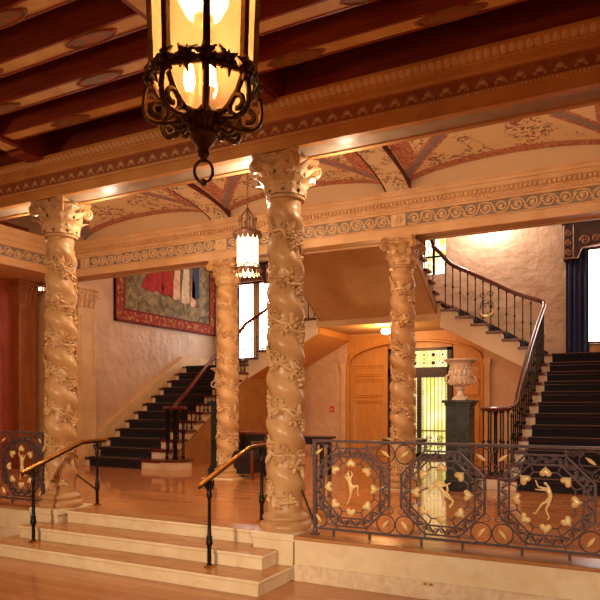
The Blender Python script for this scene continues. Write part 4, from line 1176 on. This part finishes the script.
b.lathe([(.165,3.93),(.19,3.92),(.2,3.95),(.19,3.98),(.15,4.0),(.1,4.02),(.06,4.03),(.05,4.05)], (lx, ly, 0), 24)
b.build('top_frame', M['lant_rust'], t, smooth=True); b = MB()
b.lathe([(.12,3.43),(.165,3.46),(.17,3.49),(.155,3.5),(.14,3.47)], (lx, ly, 0), 24)
b.build('bottom_frame', M['lant_rust'], t, smooth=True)
b = MB()
for k in range(16):
    a = 2*PI*k/16; b.grid(lambda u, v: (lx+(.172+.01*v)*cos(a+(u-.5)*.36*sin(PI*(.1+.8*v))), ly+(.172+.01*v)*sin(a+(u-.5)*.36*sin(PI*(.1+.8*v))), 3.87+.08*v), 3, 3)
    b.grid(lambda u, v: (lx+(.165)*cos(a+(u-.5)*.34*sin(PI*(.1+.8*v))), ly+(.165)*sin(a+(u-.5)*.34*sin(PI*(.1+.8*v))), 3.40+.07*v), 3, 3)
b.build('scalloped_skirt', M['lant_rust'], t)
b = MB()
for k in range(6):
    a = k*PI/3+.2; c = (lx+.11*cos(a), ly+.11*sin(a))
    b.tube([(c[0], c[1], 4.0), (c[0], c[1], 4.13)], .018, 7); b.ball((c[0], c[1], 4.15), .03, 8, 6); b.tube([(c[0], c[1], 4.17), (lx, ly, 4.32)], .008, 5)
b.tube([(lx, ly, 4.02), (lx, ly, 4.26)], .02, 8)
b.build('crown', M['lant_rust'], t, smooth=True)
b = MB(); z = 4.28; k = 0
while z < 5.12:
    ax = (1,0,0) if k % 2 == 0 else (0,1,0)
    b.tube([Vector((lx, ly, z+.022))+Vector(ax)*(.012*cos(2*PI*q/10))+Vector((0,0,.024*sin(2*PI*q/10))) for q in range(10)], .004, 4, True); z += .038; k += 1
b.build('chain', M['lant_rust'], t, smooth=True)

# ------------------------------------------------------------------ big lounge lantern
gx, gy = -1.905, 2.62
t = thing('hanging_lantern', 'large amber glass lantern with bronze scrollwork in the foreground, hanging from the beams', 'lantern', (gx, gy, 2.75))
A0 = math.radians(-62.4+11.3)
def gp(r, a, z): return Vector((gx+r*cos(a), gy+r*sin(a), z))
NB = 8; zt_, zc_, zb_ = 4.02, 3.225, 3.06
for k in range(NB):
    a, b_ = A0+2*PI*k/NB, A0+2*PI*(k+1)/NB; am = (a+b_)/2
    g = MB(); g.add([gp(.243, a, zc_), gp(.243, b_, zc_), gp(.272, b_, zt_), gp(.272, a, zt_)], [(0,1,2,3)]); g.build('glass_pane', M['amber'], t)
    g = MB()
    prof = [(.243, zc_), (.232, 3.19), (.205, 3.14), (.165, 3.095), (.115, zb_)]
    g.add([gp(r, a, z) for r, z in prof]+[gp(r, b_, z) for r, z in prof], [(i, i+1, 6+i, 5+i) for i in range(4)]); g.build('lower_pane', M['amber'], t, smooth=True)
    m = MB(); m.bar(gp(.25, a, zc_-.02), gp(.278, a, zt_), .032, .026); m.bar(gp(.232, a, zc_), gp(.262, a, zt_), .012, .012)
    m.build('mullion', M['lant'], t)
    m = MB(); m.tube([gp(r+.008, a, z) for r, z in prof], .015, 6)
    # knot of leaves where mullion meets the collar
    for q in range(7):
        w = q*2*PI/7; tang = Vector((-sin(a), cos(a), 0)); c = gp(.258, a, zc_+.01); e = tang*cos(w)+Vector((0,0,1))*sin(w)
        m.tube([c+e*.012, c+e*.04+Vector((cos(a), sin(a), 0))*.014, c+e*.07], [.009,.017,.004], 5)
    m.ball(gp(.275, a, zc_+.01), .02, 8, 6)
    m.build('rib', M['lant'], t, smooth=True)
    m = MB(); out = Vector((cos(a), sin(a), 0))
    # outer scroll ring hanging from the collar
    m.tube(smoothpath([gp(.25, a, zc_-.03), gp(.275, a, 3.17), gp(.285, a, 3.10)], 4), .014, 6)
    m.tube(spiral(gp(.215, a, 3.08), out, (0,0,1), .07, 1.35, .3, -1, 24, .3), .0145, 6)
    m.tube(smoothpath([gp(.2, a, 3.02), gp(.15, a, 3.03), gp(.1, a, 3.04), gp(.06, a, 3.0)], 4), .015, 6)
    m.ball(gp(.105, a, 3.055), .033, 8, 6); m.tube(spiral(gp(.125, a, 3.03), out, (0,0,1), .045, 1.3, PI/2, 1, 14, .2), .011, 5)
    m.build('scroll_arm', M['lant'], t, smooth=True)
    # collar swag between ribs
    m = MB(); m.tube([gp(.252, a+(b_-a)*q/6, zc_-.012*sin(PI*q/6)) for q in range(7)], .015, 6)
    ov = Vector((cos(am), sin(am), 0)); tg = Vector((-sin(am), cos(am), 0)); cc = gp(.243, am, zc_+.015)
    for q in range(9):      # leaf spray at the middle of each pane
        w_ = q*2*PI/9; e = tg*cos(w_)+Vector((0,0,1))*sin(w_); L_ = .075 if q % 2 else .055
        m.tube([cc+e*.008, cc+e*L_*.55+ov*.012, cc+e*L_], [.007,.014,.004], 5)
    m.ball(cc+ov*.012, .016, 8, 6); m.build('collar', M['lant'], t, smooth=True)
MB().lathe([(.015,2.86),(.03,2.88),(.025,2.91),(.05,2.94),(.07,2.97),(.06,3.0),(.085,3.03),(.10,3.05),(.11,zb_),(.06,3.07)], (gx, gy, 0), 20).build('boss', M['lant'], t, smooth=True)
rg = MB(); c = Vector((gx, gy, 2.80)); rt = Vector((cos(.48), sin(.48), 0))
rg.tube([c+rt*(.045*cos(2*PI*q/24))+Vector((0,0,.055*sin(2*PI*q/24))) for q in range(24)], .008, 6, True); rg.ball((gx, gy, 2.745), .018, 8, 6); rg.ball((gx, gy, 2.86), .018, 8, 6)
rg.build('ring', M['lant'], t, smooth=True)
MB().lathe([(.285,zt_),(.31,zt_+.02),(.3,zt_+.06),(.24,zt_+.12),(.14,zt_+.2),(.06,zt_+.26),(.03,zt_+.3)], (gx, gy, 0), 8, a0=A0).build('roof', M['lant'], t)
b = MB(); z = zt_+.29; k = 0
while z < 5.0:
    ax = Vector((1,0,0)) if k % 2 == 0 else Vector((0,1,0))
    b.tube([Vector((gx, gy, z+.035))+ax*(.018*cos(2*PI*q/12))+Vector((0,0,.037*sin(2*PI*q/12))) for q in range(12)], .006, 5, True); z += .058; k += 1
b.build('chain', M['lant'], t, smooth=True)
for k in range(3):
    a = A0+PI/8+k*2*PI/3; 
    cd = MB().lathe([(.016,3.07),(.016,3.16),(.028,3.17),(.028,3.18)], (gx+.07*cos(a), gy+.07*sin(a), 0), 10).build('candle', M['socket'], t, smooth=True)
    MB().lathe([(.012,3.18),(.026,3.22),(.028,3.26),(.014,3.33),(.003,3.36)], (gx+.07*cos(a), gy+.07*sin(a), 0), 10).build('bulb', M['bulb'], cd, smooth=True)
MB().lathe([(.02,3.07),(.02,3.5),(.05,3.52),(.05,3.56)], (gx, gy, 0), 10).build('stem', M['lant'], t, smooth=True)
MB().lathe([(.02,3.55),(.09,3.57),(.125,3.64),(.125,3.74),(.07,3.84),(.01,3.86)], (gx, gy, 0), 16).build('globe', M['globe'], t, smooth=True)

# ------------------------------------------------------------------ lights
def lamp(name, kind, loc, e, col=(1,.8,.55), size=.1, rot=None, spot=None):
    l = bpy.data.lights.new(name, kind); l.energy = e; l.color = col
    if kind == 'AREA': l.size = size
    else: l.shadow_soft_size = size
    if kind == 'SPOT' and spot: l.spot_size = spot; l.spot_blend = 1
    o = bpy.data.objects.new(name, l); C.objects.link(o); o.location = loc
    if rot: o.rotation_euler = rot
    return o
def spot(name, loc, target, e, col, deg, size=.3):
    d = Vector(target)-Vector(loc); o = lamp(name, 'SPOT', loc, e, col, size, d.to_track_quat('-Z', 'Y').to_euler(), math.radians(deg)); return o
lamp('lantern_light', 'POINT', (gx, gy, 3.48), 40, (1,.46,.19), .03)
lamp('lantern_light', 'POINT', (gx, gy, 3.93), 40, (1,.46,.19), .03)
lamp('hall_lantern_light', 'POINT', (lx, ly, 3.36), 80, (1,.68,.38), .1)
for x, e in ((XL-.5, 16), (XL+.55, 10), (XC-.5, 16), (XC+.55, 10)): lamp('spot_light', 'POINT', (x, YF+.22, 3.84), e, (1,.80,.58), .05)
for x in (-7.8, -4.7, -1.6, 1.2): lamp('cove_light', 'POINT', (x, YF+.42, 4.42), 38, (1,.74,.48), .15)
lamp('lounge_left_fill', 'POINT', (-7.6, 1.4, 3.3), 90, (1,.55,.26), .25)  # unseen lamp added to brighten the left side of the lounge ceiling
lamp('landing_lamp', 'POINT', (LCX, LCY-.25, 3.12), 65, (1,.52,.18), .08)
lamp('unseen_stair_light', 'POINT', (-3.0, 14.25, 5.85), 120, (1,.90,.80), .12)  # unseen lamp giving the bright patch high on the rear wall
lamp('unseen_stair_light', 'POINT', (-7.2, 12.0, 6.4), 95, (1,.76,.55), .2)  # added out of view to light the plaster walls, no fitting modelled
lamp('unseen_stair_light', 'POINT', (-1.4, 11.5, 6.2), 35, (1,.74,.50), .2)  # second unseen fill added for the right stair walls
lamp('side_fill_light', 'POINT', (-9.3, 6.6, 3.0), 14, (1,.45,.2), .15)  # fill lamp added to lift the red door area, no fitting there
spot('front_fill_spot', (2.2, -2.0, 3.0), (-1.0, 5.6, .15), 1150, (1,.76,.52), 47)  # fill added behind the camera to brighten wall and balustrade
spot('front_fill_spot', (-3.0, -2.5, 3.0), (-4.8, 6.2, 1.15), 1300, (1,.74,.48), 52)  # fill added behind the camera to brighten steps and columns
w = bpy.data.worlds.new('world'); bpy.context.scene.world = w; w.use_nodes = True
bg = w.node_tree.nodes['Background']; bg.inputs[0].default_value = lin('ff8a58'); bg.inputs[1].default_value = .10

# ------------------------------------------------------------------ camera and view
cam = bpy.data.cameras.new('camera'); co = bpy.data.objects.new('camera', cam); C.objects.link(co)
co.location = CAMLOC; co.rotation_euler = (PI/2, 0, math.radians(27.6))
cam.sensor_width = 36; cam.lens = 651/600*36; cam.shift_y = 105/600; cam.clip_start = .05
sc = bpy.context.scene; sc.camera = co
vs = sc.view_settings; vs.view_transform = 'Standard'; vs.look = 'None'; vs.gamma = 1; vs.use_curve_mapping = False; vs.exposure = .4
sc.cycles.use_denoising = True; sc.cycles.max_bounces = 8; sc.cycles.sample_clamp_indirect = 4
